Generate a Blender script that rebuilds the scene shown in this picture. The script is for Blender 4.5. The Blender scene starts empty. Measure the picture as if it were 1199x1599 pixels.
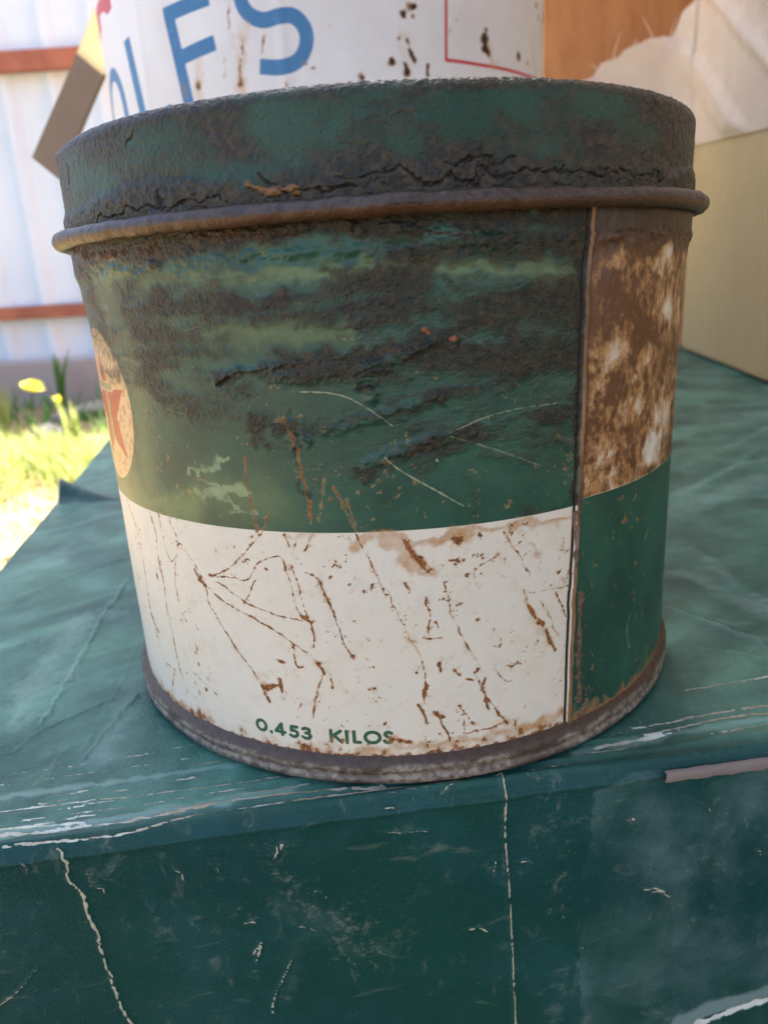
import bpy, bmesh, math, random
import numpy as np
from mathutils import Vector, Matrix
random.seed(7)
S = bpy.context.scene
COL = S.collection
MM = 0.001
# ------------------------------------------------------------------ camera
F, DC, ZC, PITCH, ROLL, YAW = 1144.26, 137.95, 68.91, 0.3124, -0.0608, 0.0156   # px (photo 1199x1599), mm, radians
def _dir(vx, vy, vz):
    v = np.array([vx, vy, vz], float)
    c, s = math.cos(ROLL), math.sin(ROLL); v = np.array([c*v[0]-s*v[2], v[1], s*v[0]+c*v[2]])
    c, s = math.cos(PITCH), math.sin(PITCH); v = np.array([v[0], c*v[1]+s*v[2], -s*v[1]+c*v[2]])
    c, s = math.cos(YAW), math.sin(YAW); return np.array([c*v[0]-s*v[1], s*v[0]+c*v[1], v[2]])
EYE = np.array([0, -DC, ZC])
RT, FW, UP = _dir(1,0,0), _dir(0,1,0), _dir(0,0,1)
cam_d = bpy.data.cameras.new('camera'); cam = bpy.data.objects.new('camera', cam_d); COL.objects.link(cam)
M = Matrix(((RT[0],UP[0],-FW[0],0),(RT[1],UP[1],-FW[1],-DC*MM),(RT[2],UP[2],-FW[2],ZC*MM),(0,0,0,1)))
cam.matrix_world = M
cam_d.sensor_fit = 'VERTICAL'; cam_d.sensor_height = 36; cam_d.sensor_width = 27
cam_d.lens = 36*F/1599
cam_d.clip_start = 0.005; cam_d.clip_end = 500
cam_d.dof.use_dof = True; cam_d.dof.focus_distance = 0.094; cam_d.dof.aperture_fstop = cam_d.lens/0.75
S.camera = cam
# ------------------------------------------------------------------ light
SUN_AZ, SUN_EL = math.radians(40), math.radians(55)      # azimuth measured from +y towards +x
W = bpy.data.worlds.new('World'); S.world = W; W.use_nodes = True
wn = W.node_tree; bg = wn.nodes['Background']
sky = wn.nodes.new('ShaderNodeTexSky'); sky.sky_type = 'NISHITA'; sky.sun_disc = False
sky.sun_elevation = SUN_EL; sky.sun_rotation = SUN_AZ
sky.air_density = 0.8; sky.dust_density = 5.0; sky.ozone_density = 1.0
wn.links.new(sky.outputs[0], bg.inputs[0]); bg.inputs[1].default_value = 0.11
sd = bpy.data.lights.new('sun', 'SUN'); sun = bpy.data.objects.new('sun', sd); COL.objects.link(sun)
sd.energy = 5.0; sd.angle = math.radians(0.5); sd.color = (1.0, 0.94, 0.84)
sv = Vector((math.sin(SUN_AZ)*math.cos(SUN_EL), math.cos(SUN_AZ)*math.cos(SUN_EL), math.sin(SUN_EL)))
sun.rotation_euler = sv.to_track_quat('Z', 'Y').to_euler(); sun.location = sv*3
S.view_settings.view_transform = 'Standard'; S.view_settings.look = 'None'
S.view_settings.exposure = 2.72; S.view_settings.gamma = 1.0

# ------------------------------------------------------------------ ray helpers (photo px -> places, mm)
def ray(px):
    return EYE, _dir((px[0]-599.5)/F, 1, -(px[1]-799.5)/F)
def on_cyl(px, cx, cy, R):
    o, v = ray(px); ox, oy = o[0]-cx, o[1]-cy
    a = v[0]**2+v[1]**2; b = ox*v[0]+oy*v[1]; c = ox*ox+oy*oy-R*R
    d = max(b*b-a*c, 0); t = (-b-math.sqrt(d))/a
    q = o+t*v
    return R*math.atan2(q[0]-cx, -(q[1]-cy)), q[2]
def on_z(px, z=0.0):
    o, v = ray(px); t = (z-o[2])/v[2]; return o+t*v
def at_y(px, y):
    o, v = ray(px); t = (y-o[1])/v[1]; return o+t*v
def at_plane(px, p, n):
    o, v = ray(px); n = np.array(n, float); t = np.dot(np.array(p)-o, n)/np.dot(v, n); return o+t*v
# ------------------------------------------------------------------ noise + raster on regular grids
def vnoise(x, y, seed):
    xi = np.floor(x).astype(np.int64); yi = np.floor(y).astype(np.int64)
    fx = x-xi; fy = y-yi; fx = fx*fx*fx*(fx*(fx*6-15)+10); fy = fy*fy*fy*(fy*(fy*6-15)+10)
    def h(a, b):
        n = (a*374761393 + b*668265263 + seed*362437) & 0xffffffff
        n = ((n ^ (n >> 13))*1274126177) & 0xffffffff
        n = (n ^ (n >> 16)) & 0xffffff
        return n/float(0xffffff)*2-1
    a = h(xi, yi); b = h(xi+1, yi); c = h(xi, yi+1); d = h(xi+1, yi+1)
    return (a+(b-a)*fx)+((c+(d-c)*fx)-(a+(b-a)*fx))*fy
def fbm(x, y, seed, octv=4, gain=.5):
    s = np.zeros_like(x); a = 1; t = 0; ca, sa = math.cos(.6), math.sin(.6)
    for i in range(octv):
        s += a*vnoise(x, y, seed+i*17); t += a; a *= gain
        x, y = (x*ca-y*sa)*2.03+7.1, (x*sa+y*ca)*2.03+3.7
    return s/t
def sstep(a, b, x):
    t = np.clip((x-a)/(b-a), 0, 1); return t*t*(3-2*t)
def segdist(X, Y, pts):
    best = np.full(X.shape, 1e9)
    for (x0, y0), (x1, y1) in zip(pts[:-1], pts[1:]):
        dx, dy = x1-x0, y1-y0; L = dx*dx+dy*dy+1e-12
        t = np.clip(((X-x0)*dx+(Y-y0)*dy)/L, 0, 1)
        best = np.minimum(best, (X-x0-t*dx)**2+(Y-y0-t*dy)**2)
    return np.sqrt(best)
def soft(X, Y, A, pts, w, amp, warp=0, seed=3, mode='max'):
    """soft stroke of half width w (mm) added into A, evaluated only in its own window"""
    p = np.array(pts); m = 3*w+warp
    xs, ys = X[0], Y[:, 0]
    lo, hi = p.min(0)-m, p.max(0)+m
    i0, i1 = np.searchsorted(xs, [lo[0], hi[0]]); 
    yy = ys if ys[0] < ys[-1] else -ys
    l, h = (lo[1], hi[1]) if ys[0] < ys[-1] else (-hi[1], -lo[1])
    j0, j1 = np.searchsorted(yy, [l, h])
    if i1-i0 < 1 or j1-j0 < 1: return
    x = X[j0:j1, i0:i1]; y = Y[j0:j1, i0:i1]
    if warp:
        x, y = x+warp*fbm(x/1.7, y/1.7, seed, 3), y+warp*fbm(x/1.7, y/1.7, seed+5, 3)
    d = segdist(x, y, pts)
    v = amp*np.exp(-(d/(w*(1+.65*vnoise(x/max(.5, 2.2*w), y/max(.5, 2.2*w), seed+9))))**2)
    a = A[j0:j1, i0:i1]
    if mode == 'max': np.maximum(a, v, out=a)
    elif mode == 'add': a += v
    elif mode == 'sub': a -= v
def curve(pts, n=6):
    P = [np.array(p, float) for p in pts]
    if len(P) < 3: return [tuple(p) for p in P]
    out = []
    for i in range(len(P)-1):
        p0 = P[max(i-1, 0)]; p1 = P[i]; p2 = P[i+1]; p3 = P[min(i+2, len(P)-1)]
        for k in range(n):
            t = k/n
            out.append(tuple(.5*((2*p1)+(-p0+p2)*t+(2*p0-5*p1+4*p2-p3)*t*t+(-p0+3*p1-3*p2+p3)*t**3)))
    out.append(tuple(P[-1])); return out
# ------------------------------------------------------------------ object helpers
def link(name, me, mat, parent=None):
    o = bpy.data.objects.new(name, me); COL.objects.link(o)
    if mat:
        if not len(me.materials): me.materials.append(mat)
    if parent: o.parent = parent
    return o
def tag(o, label=None, cat=None, group=None, kind=None):
    if label: o['label'] = label
    if cat: o['category'] = cat
    if group: o['group'] = group
    if kind: o['kind'] = kind
    return o
def empty(name, loc_mm):
    o = bpy.data.objects.new(name, None); COL.objects.link(o); o.location = Vector(loc_mm)*MM; o.empty_display_size = .02
    bpy.context.view_layer.update(); return o
def grid_mesh(name, P, attrs=None, wrap_u=False, smooth=True, flip=False):
    """P: (rows, cols, 3) in mm"""
    r, c = P.shape[:2]
    idx = np.arange(r*c).reshape(r, c)
    if wrap_u: nxt = np.roll(idx, -1, 1); a, b = idx[:-1], nxt[:-1]; d, e = idx[1:], nxt[1:]
    else: a, b, d, e = idx[:-1, :-1], idx[:-1, 1:], idx[1:, :-1], idx[1:, 1:]
    q = np.stack([a, b, e, d] if not flip else [a, d, e, b], -1).reshape(-1, 4)
    me = bpy.data.meshes.new(name)
    me.vertices.add(r*c); me.vertices.foreach_set('co', (P.reshape(-1)*MM).astype(np.float32))
    me.loops.add(q.size); me.loops.foreach_set('vertex_index', q.reshape(-1).astype(np.int32))
    me.polygons.add(len(q)); me.polygons.foreach_set('loop_start', np.arange(0, q.size, 4, dtype=np.int32))
    me.update(calc_edges=True)
    if smooth: me.polygons.foreach_set('use_smooth', np.ones(len(q), bool))
    for k, v in (attrs or {}).items():
        at = me.attributes.new(k, 'FLOAT', 'POINT'); at.data.foreach_set('value', np.ascontiguousarray(v, dtype=np.float32).reshape(-1))
    me.validate(); return me
def py_mesh(name, vs, fs, smooth=False):
    me = bpy.data.meshes.new(name); me.from_pydata([tuple(float(c)*MM for c in v) for v in vs], [], fs)
    me.update()
    bm = bmesh.new(); bm.from_mesh(me); bmesh.ops.recalc_face_normals(bm, faces=bm.faces); bm.to_mesh(me); bm.free()
    if smooth: me.polygons.foreach_set('use_smooth', [True]*len(me.polygons))
    return me
# ------------------------------------------------------------------ node helper
class Mat:
    def __init__(s, name, rough=.5, metal=0., spec=.5):
        s.m = bpy.data.materials.new(name); s.m.use_nodes = True; s.t = s.m.node_tree; s.n = s.t.nodes; s.l = s.t.links
        s.b = s.n['Principled BSDF']; s.b.inputs['Roughness'].default_value = rough
        s.b.inputs['Metallic'].default_value = metal; s.b.inputs['Specular IOR Level'].default_value = spec
        s.tc = s.n.new('ShaderNodeTexCoord')
    def setin(s, sock, v):
        if hasattr(v, 'links') or isinstance(v, bpy.types.NodeSocket): s.l.new(v, sock)
        elif isinstance(v, (tuple, list)) and len(v) == 3 and sock.type == 'RGBA': sock.default_value = (*v, 1)
        else: sock.default_value = v
    def attr(s, name):
        a = s.n.new('ShaderNodeAttribute'); a.attribute_name = name; return a.outputs['Fac']
    def co(s, scale=(1,1,1), kind='Object'):
        mp = s.n.new('ShaderNodeMapping'); s.l.new(s.tc.outputs[kind], mp.inputs[0]); mp.inputs['Scale'].default_value = scale; return mp.outputs[0]
    def noise(s, sc, det=4, rough=.55, co=None, dist=0):
        n = s.n.new('ShaderNodeTexNoise'); s.l.new(co or s.tc.outputs['Object'], n.inputs['Vector'])
        n.inputs['Scale'].default_value = sc; n.inputs['Detail'].default_value = det; n.inputs['Roughness'].default_value = rough
        n.inputs['Distortion'].default_value = dist; return n.outputs['Fac']
    def vor(s, sc, co=None, feat='F1'):
        n = s.n.new('ShaderNodeTexVoronoi'); n.feature = feat; s.l.new(co or s.tc.outputs['Object'], n.inputs['Vector']); n.inputs['Scale'].default_value = sc
        return n.outputs['Distance']
    def math(s, op, a, b=0., c=None):
        n = s.n.new('ShaderNodeMath'); n.operation = op; s.setin(n.inputs[0], a); s.setin(n.inputs[1], b)
        if c is not None: s.setin(n.inputs[2], c)
        return n.outputs[0]
    def add(s, a, b): return s.math('ADD', a, b)
    def sub(s, a, b): return s.math('SUBTRACT', a, b)
    def mul(s, a, b): return s.math('MULTIPLY', a, b)
    def ss(s, a, b, x):
        n = s.n.new('ShaderNodeMapRange'); n.interpolation_type = 'SMOOTHSTEP'; s.setin(n.inputs['Value'], x)
        n.inputs['From Min'].default_value = a; n.inputs['From Max'].default_value = b; return n.outputs[0]
    def mix(s, f, a, b):
        n = s.n.new('ShaderNodeMix'); n.data_type = 'RGBA'; s.setin(n.inputs[0], f); s.setin(n.inputs[6], a); s.setin(n.inputs[7], b); return n.outputs[2]
    def fmix(s, f, a, b):
        n = s.n.new('ShaderNodeMix'); n.data_type = 'FLOAT'; s.setin(n.inputs[0], f); s.setin(n.inputs[2], a); s.setin(n.inputs[3], b); return n.outputs[0]
    def bump(s, h, dist, strength=1.):
        n = s.n.new('ShaderNodeBump'); s.setin(n.inputs['Height'], h); n.inputs['Distance'].default_value = dist; n.inputs['Strength'].default_value = strength
        s.l.new(n.outputs[0], s.b.inputs['Normal'])
    def base(s, v): s.setin(s.b.inputs['Base Color'], v)
    def rough(s, v): s.setin(s.b.inputs['Roughness'], v)

# ================================================================== colours
GREEN = (.011, .053, .035); CREAM = (.68, .64, .53); GRIME = (.014, .010, .0075); RUST = (.31, .115, .026); RUSTD = (.12, .045, .015)

# ================================================================== GREASE TIN
R = 50.0; Z_BT, Z_WG, Z_BEAD, Z_TOP = 3.9, 37.85, 76.2, 88.75
CP = lambda p: on_cyl(p, 0, 0, R)
def cyl_pts(pts, ox=0, oy=0, sc=1., smooth=True):
    q = [CP((ox+x/sc, oy+y/sc)) for x, y in pts]
    return curve(q, 5) if smooth else q
Z3 = (0, 400, 2.398); Z4 = (300, 350, 1.845); Z5 = (850, 280, 3.075); Z6 = (180, 780, 2.725); Z7 = (560, 780, 2.2204); PX = (0, 0, 1)
tin = tag(empty('grease_tin', (0, 0, 0)), 'old green and white grease tin caked with brown grime on the green case', 'tin')
th_max = math.radians(76)
nu, nv = 860, 560
th = np.linspace(-th_max, th_max, nu); zz = np.linspace(2.5, Z_BEAD+.5, nv)
TH, ZZ = np.meshgrid(th, zz); SX = TH*R
SEAM = sorted([(CP(p)[1], CP(p)[0]) for p in [(925,318),(919,380),(914,450),(912,520),(909,600),(905,700),(902,780),(899,850),(893,930),(890,1020),(886,1125)]])
seam_s = np.interp(ZZ, [a for a, b in SEAM], [b for a, b in SEAM]) + .12*fbm(ZZ/3, ZZ*0, 91, 3)
SR = SX-seam_s                                # >0 right of the seam
Z_WGR = CP((1000, 745))[1]
def sdf_blend():
    w = np.where(SR < .35, Z_WG-ZZ, ZZ-Z_WGR-.0*SX)      # >0 : cream
    return np.clip(w, -2, 2)
white = sdf_blend()
rust = np.zeros_like(SX); stain = np.zeros_like(SX); grime = np.zeros_like(SX); scr = np.zeros_like(SX); fade_glow = np.zeros_like(SX); disp = np.zeros_like(SX); dark = np.zeros_like(SX)
pmm = .085                                       # mm per photo px on the front of the tin
def rl(z, pts, w, amp, warp=.18, seed=1, A=None, mode='max', smooth=True):
    if A is None: w *= (.9 if w > 8 else .68); warp = .36 if z[0] == 560 else .26; mode = 'max'
    w = max(w, .125*z[2]/pmm)
    q = cyl_pts(pts, *z, smooth=smooth) if len(pts) > 1 else [CP((z[0]+pts[0][0]/z[2], z[1]+pts[0][1]/z[2]))]*2
    soft(SX, ZZ, rust if A is None else A, q, w/z[2]*pmm, amp, warp, seed, mode)
L6 = [([(50,0),(90,120),(120,260),(140,400),(165,540),(190,600)],5,.9),([(135,20),(170,130),(185,260),(205,350),(220,470),(245,570),(265,680),(290,770)],5,.95),
 ([(185,60),(205,160),(235,265),(268,235)],4,.85),([(268,190),(255,300),(262,400),(270,440)],4,.75),([(265,170),(330,260),(380,370),(400,440),(470,560),(540,670),(610,770),(660,860)],6,.98),
 ([(220,60),(300,230),(345,310),(370,350)],5,.8),([(360,330)],16,1.2),([(405,322)],12,1.2),([(340,300),(380,365)],12,1.2),([(405,325),(430,318)],7,1.1),([(405,330),(480,290),(550,230),(600,170),(640,110),(655,60)],4,.95),
 ([(430,330),(500,335),(565,342),(600,280),(675,245),(710,260),(740,340),(760,420),(800,510)],6,1.05),([(600,340),(575,390),(545,440)],7,1.0),([(750,290),(785,370),(800,440),(820,510)],6,1.0),
 ([(752,290)],10,1.1),([(815,500)],13,1.2),([(790,490),(830,525)],9,1.2),([(825,515),(845,560),(850,630)],7,1.05),([(430,345),(500,400),(580,450),(680,490),(800,515)],4,.95),
 ([(395,375),(470,440),(560,490),(650,540),(730,590),(770,620),(830,660),(880,720)],5,.95),([(755,625)],14,1.15),([(870,700),(885,740)],12,1.1),([(760,660),(775,710),(800,715)],8,1.1),([(680,680),(720,690)],10,.95),
 ([(885,720),(870,790),(850,860),(845,930)],7,1.05),([(800,310),(860,330),(890,390),(930,480),(960,570),(990,640),(1008,670)],5,.92),([(890,390),(940,510)],7,1.05),([(1008,668)],9,1.15),([(840,150),(800,220)],6,.95),
 ([(985,0),(1030,150),(1050,210),(1100,300),(1150,400)],6,.9),([(1150,402)],8,1.05),([(150,460),(165,520),(187,570)],9,1.05),([(175,310),(180,340)],14,.85),([(240,800),(252,720),(222,700)],5,.9),([(340,740),(390,790),(440,840)],5,.75),
 ([(640,800),(700,790)],26,.88),([(620,790),(655,860)],8,1.05),([(700,770),(710,820)],14,.95),([(775,900),(790,870)],12,.8),([(760,430)],9,.9),([(920,740),(925,800)],7,.95),([(345,620),(350,640)],9,.75),([(600,120),(615,150)],9,1.0),([(790,270)],7,1.0),([(320,620),(325,680)],5,.6),([(1100,805)],9,.95),([(500,170),(470,210)],3,.5),([(720,150),(740,190)],10,.65),([(775,180),(760,230)],9,.6)]
near = np.zeros_like(SX)
for i, (p, w, a) in enumerate(L6): rl(Z6, p, w, a, .2, i); rl(Z6, p, max(w*2.6, 16), a*.42, .5, i, near)
L7 = [([(20,150),(70,270),(110,340),(160,450),(220,560),(230,680)],4,.82),([(95,328)],7,1.0),([(230,340),(250,400),(240,470)],7,.82),([(230,480),(290,482)],8,1.05),([(285,560),(282,590)],9,1.1),([(195,600)],9,.9),
 ([(232,640),(226,700)],9,1.1),([(215,715),(235,780)],9,1.0),([(262,735),(285,770),(318,840)],7,1.1),([(290,750),(265,745)],10,1.0),([(290,270),(330,420),(380,520),(420,570)],4,.8),([(375,500),(430,600)],5,.8),([(335,590),(350,610)],11,1.0),([(412,592)],9,1.15),([(375,625),(400,628)],8,1.0),([(400,595),(440,680),(515,775)],7,.95),
 ([(480,590),(510,630),(540,630)],5,.85),([(545,665)],7,.95),([(505,110),(560,200),(600,270)],6,.85),([(575,310),(600,390),(640,440)],11,.85),([(650,450),(680,520)],9,.95),([(680,320),(720,400)],6,1.0),([(630,350),(690,470)],4,.8),([(585,325),(650,315),(725,298)],3,.7),([(665,300)],9,1.0),
 ([(365,810),(440,800),(500,780)],5,.95),([(365,765),(365,830)],4,.9),([(540,770),(535,840)],8,1.0),([(575,715)],8,1.05),([(335,225)],20,.84),([(310,215),(365,210)],10,.86),([(415,295)],13,.97),([(378,265)],9,.9),([(415,418)],11,.97),([(470,455)],11,.9),([(340,140)],24,.85),([(485,190),(400,240)],8,.75),([(425,655),(440,620)],10,.95),([(350,715),(400,780)],7,.95),
 ([(150,130),(190,190),(245,250)],13,.97),([(165,290),(180,320)],9,.85),([(150,470),(200,500)],6,.7),([(700,730)],14,1.15),([(40,658)],10,.9),([(90,780)],9,1.0),([(270,425),(275,445)],6,.95),([(60,700)],8,.8),([(640,530),(600,520)],4,.6),([(480,250),(600,330)],4,.5),([(440,700),(450,730)],9,.85),([(110,830),(180,840)],12,1.0),([(310,880)],9,1.2)]
for i, (p, w, a) in enumerate(L7): rl(Z7, p, w, a, .22, 60+i); rl(Z7, p, max(w*2.4, 15), a*.42, .6, i, near)
L4 = [([(150,670),(160,760),(185,885)],5,.95),([(265,560),(300,640),(312,700),(335,800),(342,865)],7,1.05),([(410,760),(440,820),(475,885)],6,.9),([(300,710),(380,720),(360,860)],10,.4)]
for i, (p, w, a) in enumerate(L4): rl(Z4, p, w, a, .2, 130+i)
for p, w, a in [([(100,383),(150,397),(250,388)],20,.72),([(108,400),(128,470)],16,.7),([(300,372),(420,362)],9,.62)]: rl(PX, p, w, a, .8, 777)
# the orange-brown stain that runs under the printed edge and the rusty foot of the wall
for p, w, a in [([(-20,160),(60,130),(200,150),(400,110),(600,80),(735,60)],22,.85),([(120,150),(220,230)],34,.7),([(560,120),(640,200),(700,280)],26,.35),([(470,150),(520,240)],25,.3),([(560,330),(640,470),(700,560)],30,.38),
                ([(150,220),(260,260)],30,.5),([(0,870),(200,860),(400,830),(600,790),(710,740)],30,.75),([(120,820),(180,830)],26,.3),([(330,790),(560,760)],30,.45),([(610,150),(640,300)],14,.4),([(700,100),(715,300)],14,.35)]:
    rl(Z7, p, w, a, .8, 7, stain, 'add')
for p, w, a in [([(180,760),(260,860),(350,930),(460,1000),(700,1060),(900,1090),(1190,1100)],22,.8),([(350,900),(560,980)],24,.45),([(20,0),(60,130),(100,330),(140,560)],20,.5),([(160,60),(220,400),(260,700)],26,.28),([(380,330),(600,760)],26,.2),([(650,740),(850,700)],45,.3),([(740,150),(1000,150)],22,.4),([(330,900),(420,960)],16,.7)]:
    rl(Z6, p, w, a, .8, 9, stain, 'add')
fl = fbm(SX/.42, ZZ/.42, 25, 3, .65); fl2 = fbm(SX/2.6, ZZ/2.6, 26, 3)
stain += .35*np.clip(rust, 0, 1)
stain *= 1.35
stain *= .8; stain += .45*near
rust = np.maximum(rust, near*(.75+1.5*fbm(SX/.5, ZZ/.5, 28, 4, .8)))
rust = rust*(.92+.60*fl+.28*fl2)
foot = np.exp(-((ZZ-Z_BT)/2.0)**2)
rust = np.maximum(rust, (.34+.36*fbm(SX/1.1, ZZ/1.8, 21, 4))*sstep(Z_BT+4.0, Z_BT+.4, ZZ+1.0*fbm(SX/2.2, ZZ/3, 22, 3))*1.45)
rust = np.maximum(rust, (.75+.45*fbm(SX/.7, ZZ/.7, 23, 3))*sstep(Z_BT+1.3, Z_BT+.2, ZZ+.5*fbm(SX/.9, ZZ/2, 22, 3)))
rust = np.maximum(rust, (.78*sstep(.16, .56, fbm(SX/.9, ZZ/.9, 31, 5, .75))+.0)*np.where(ZZ > Z_WG, .72, 1.)*(.55+.6*sstep(-.2, .5, fbm(SX/7, ZZ/9, 32, 2))))     # scattered freckles
# --- printed letters, in stroke geometry (mm)
GL = {'0': [[(.5+.42*math.cos(a)*1, .5+.46*math.sin(a)) for a in np.linspace(0, 2*math.pi, 20)]], '.': [[(.5, .06), (.5, .08)]],
 '4': [[(.72,0),(.72,1),(.08,.27),(1.0,.27)]], '5': [[(.88,.94),(.28,.94),(.22,.56),(.55,.62),(.86,.47),(.88,.22),(.62,.04),(.3,.04),(.1,.14)]],
 '3': [[(.15,.85),(.4,.96),(.75,.9),(.82,.72),(.68,.55),(.42,.52)],[(.42,.52),(.75,.5),(.9,.28),(.7,.06),(.35,.03),(.1,.16)]],
 'K': [[(.12,0),(.12,1)],[(.9,1),(.2,.46)],[(.35,.58),(.95,0)]], 'I': [[(.5,0),(.5,1)]], 'L': [[(.15,1),(.15,.06),(.85,.06)]],
 'O': [[(.5+.5*math.cos(a), .5+.47*math.sin(a)) for a in np.linspace(0, 2*math.pi, 24)]],
 'S': [[(.82,.84),(.55,.96),(.25,.9),(.16,.72),(.35,.56),(.65,.46),(.85,.3),(.78,.1),(.5,.03),(.2,.08),(.06,.2)]]}
text = np.full(SX.shape, -2.)
zb = np.mean([CP(p)[1] for p in [(436,1147),(460,1150),(520,1157),(557,1159),(607,1161)]])
for ch, x0, x1 in [('0',403,419),('.',422,428),('4',431,446),('5',453,467),('3',472,487),('K',515,534),('I',538,545),('L',551,564),('O',570,593),('S',599,614)]:
    s0, s1 = CP((x0, 1148))[0], CP((x1, 1148))[0]; H = 1.85
    for st in GL[ch]:
        q = [(s0+a*(s1-s0), zb+b*H) for a, b in st]
        p = np.array(q); lo, hi = p.min(0)-1, p.max(0)+1
        i0, i1 = np.searchsorted(SX[0], [lo[0], hi[0]]); j0, j1 = np.searchsorted(zz, [lo[1], hi[1]])
        d = segdist(SX[j0:j1, i0:i1], ZZ[j0:j1, i0:i1], q)
        text[j0:j1, i0:i1] = np.maximum(text[j0:j1, i0:i1], (.27 if ch != '.' else .30)-d)
# --- round badge on the left flank: tan disc, red star, green letter T
bt, bb, br = CP((150, 512)), CP((186, 742)), CP((206, 645))
bcz = (bt[1]+bb[1])/2; brad = (bt[1]-bb[1])/2; bcs = br[0]-brad
bd = brad-np.hypot(SX-bcs, ZZ-bcz)
badge = np.clip(bd, -1, 1)
star = []
for k in range(10):
    rr = brad*(.80 if k % 2 == 0 else .34); a = math.pi/2+k*math.pi/5+.12
    star.append((bcs+1.2+rr*math.cos(a), bcz-.8+rr*math.sin(a)))
def poly_in(X, Y, P):
    ins = np.zeros(X.shape, bool)
    for (x0, y0), (x1, y1) in zip(P, P[1:]+P[:1]):
        c = ((y0 > Y) != (y1 > Y)) & (X < (x1-x0)*(Y-y0)/(y1-y0+1e-12)+x0); ins ^= c
    return ins
i1 = np.searchsorted(SX[0], br[0]+1); sub = (slice(None), slice(0, i1))
red = np.full(SX.shape, -1.)
d = segdist(SX[sub], ZZ[sub], star+star[:1]); red[sub] = np.where(poly_in(SX[sub], ZZ[sub], star), d, -d)
for q in ([(bcs-3, bcz+3.0),(bcs+4.6, bcz+3.0)], [(bcs+1.2, bcz+3.0),(bcs+1.2, bcz-5)]):
    red[sub] = np.minimum(red[sub], segdist(SX[sub], ZZ[sub], q)-.75)
bgr = np.full(SX.shape, -1.)
for q in ([(bcs-3, bcz+3.0),(bcs+4.4, bcz+3.0)], [(bcs+1.2, bcz+3.0),(bcs+1.2, bcz-5)]):
    bgr[sub] = np.maximum(bgr[sub], .45-segdist(SX[sub], ZZ[sub], q))
for k, a in enumerate(np.radians([100, 82, 66, 50])):      # the ring of letters along the badge's rim, worn to short strokes
    for o in (-.06, .05):
        c = [(bcs+rr*brad*math.cos(a+o), bcz+rr*brad*math.sin(a+o)) for rr in (.70, .88)]
        bgr[sub] = np.maximum(bgr[sub], .28-segdist(SX[sub], ZZ[sub], c))
    if k in (2, 3):
        c = [(bcs+.88*brad*math.cos(a+o), bcz+.88*brad*math.sin(a+o)) for o in (-.06, .05)]; bgr[sub] = np.maximum(bgr[sub], .28-segdist(SX[sub], ZZ[sub], c))
# --- grime on the green
G = [([(110,395),(300,374),(500,352),(700,347),(920,338)],20,1.1),([(200,478),(350,478),(500,458),(640,425)],20,.78),([(345,592),(450,578),(560,560),(660,530),(730,508)],17,1.05),
 ([(560,505),(650,485),(780,478),(905,468)],26,.86),([(640,545),(760,555),(900,560)],30,.95),([(250,620),(400,630)],34,.62),([(385,600),(400,690)],20,.75),([(430,662),(560,660),(640,640),(700,618)],13,.72),
 ([(560,735),(650,702),(750,668),(900,640)],16,.85),([(620,715),(700,700)],22,.8),([(760,715),(870,735)],22,.5),([(230,560),(340,545)],26,.5),([(620,395),(750,388),(905,372)],26,.92),([(140,430),(180,560)],18,.35),
 ([(905,340),(905,450),(903,600),(893,780)],8,1.0),([(700,600),(800,610)],16,.5),([(560,610),(590,600)],10,.9),([(440,560),(640,590)],16,.75),([(300,480),(320,640)],18,.4),([(450,640),(480,780)],8,.6),([(580,700),(600,790)],10,.35),
 ([(700,440),(900,440)],10,.4),([(730,745),(740,800)],8,.45),([(820,800),(890,790)],8,.5),([(500,430),(600,440)],14,.65),([(640,650),(900,700)],18,.4),([(210,500),(260,520)],26,.5),([(400,500),(560,480)],16,.6)]
for i, (p, w, a) in enumerate(G): rl(PX, p, w, a, 1.2, 200+i, grime)
stain += .34*sstep(.05, .6, fbm(SX/8, ZZ/11, 27, 5, .65))*(ZZ < Z_WG)
gn = fbm(SX/7, ZZ/2.6, 41, 5, .6)
gs = fbm(SX/16+ZZ*.02, ZZ/1.7, 43, 4, .6)
grime = grime*(.95+.45*gn)+(.16+.34*gn+.30*gs)*sstep(Z_WG+1, Z_WG+16, ZZ)+.04*sstep(Z_WG+5, Z_BEAD, ZZ)+.50*sstep(-20, -38, SX)*sstep(Z_WG+14, Z_WG+22, ZZ)*(.7+.6*gn)+.30*sstep(8, 26, SX)*sstep(Z_WG+12, Z_WG+22, ZZ)
isg = (white < 0) | (ZZ > Z_WGR)
grime = np.where((SR < 0) & (ZZ < Z_WG), np.minimum(grime, .0), grime)
# right-hand cream panel: heavily browned
pan = (SR > .2) & (ZZ > Z_WGR)
pst = 1.24+.55*fbm(SX/4.2, ZZ/4.2, 51, 5, .62)+.45*fbm(SX/1.3, ZZ/2.0, 52, 5, .7)
for c, r_, a in [((1035,385),(2.2),-.75),((1040,480),(2.0),-.65),((960,395),1.6,-.35),((1030,650),2.6,-.75),((1020,700),2.6,-.8),((960,545),2.,-.35),((1010,560),1.6,-.35),((930,640),1.8,-.25),((940,720),2.5,-.25),((960,470),3.,.35),((1000,510),3,.3),((960,600),2.5,.3)]:
    s_, z_ = CP(c); pst += a*np.exp(-((SX-s_)**2/(r_*1.3)**2+(ZZ-z_)**2/r_**2))
pst += 1.0*sstep(Z_BEAD-8, Z_BEAD-4, ZZ)+.4*np.exp(-(SR/1.0)**2)
stain = np.where(pan, np.clip(pst, 0, 1.5), np.where(ZZ < Z_WG, np.minimum(stain, .86), stain)); dark = np.where(pan, sstep(Z_BEAD-7.5, Z_BEAD-3, ZZ+.8*fbm(SX/2, ZZ/2, 77, 3))*.34+.35*sstep(.75, 1.3, pst), dark)
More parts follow.
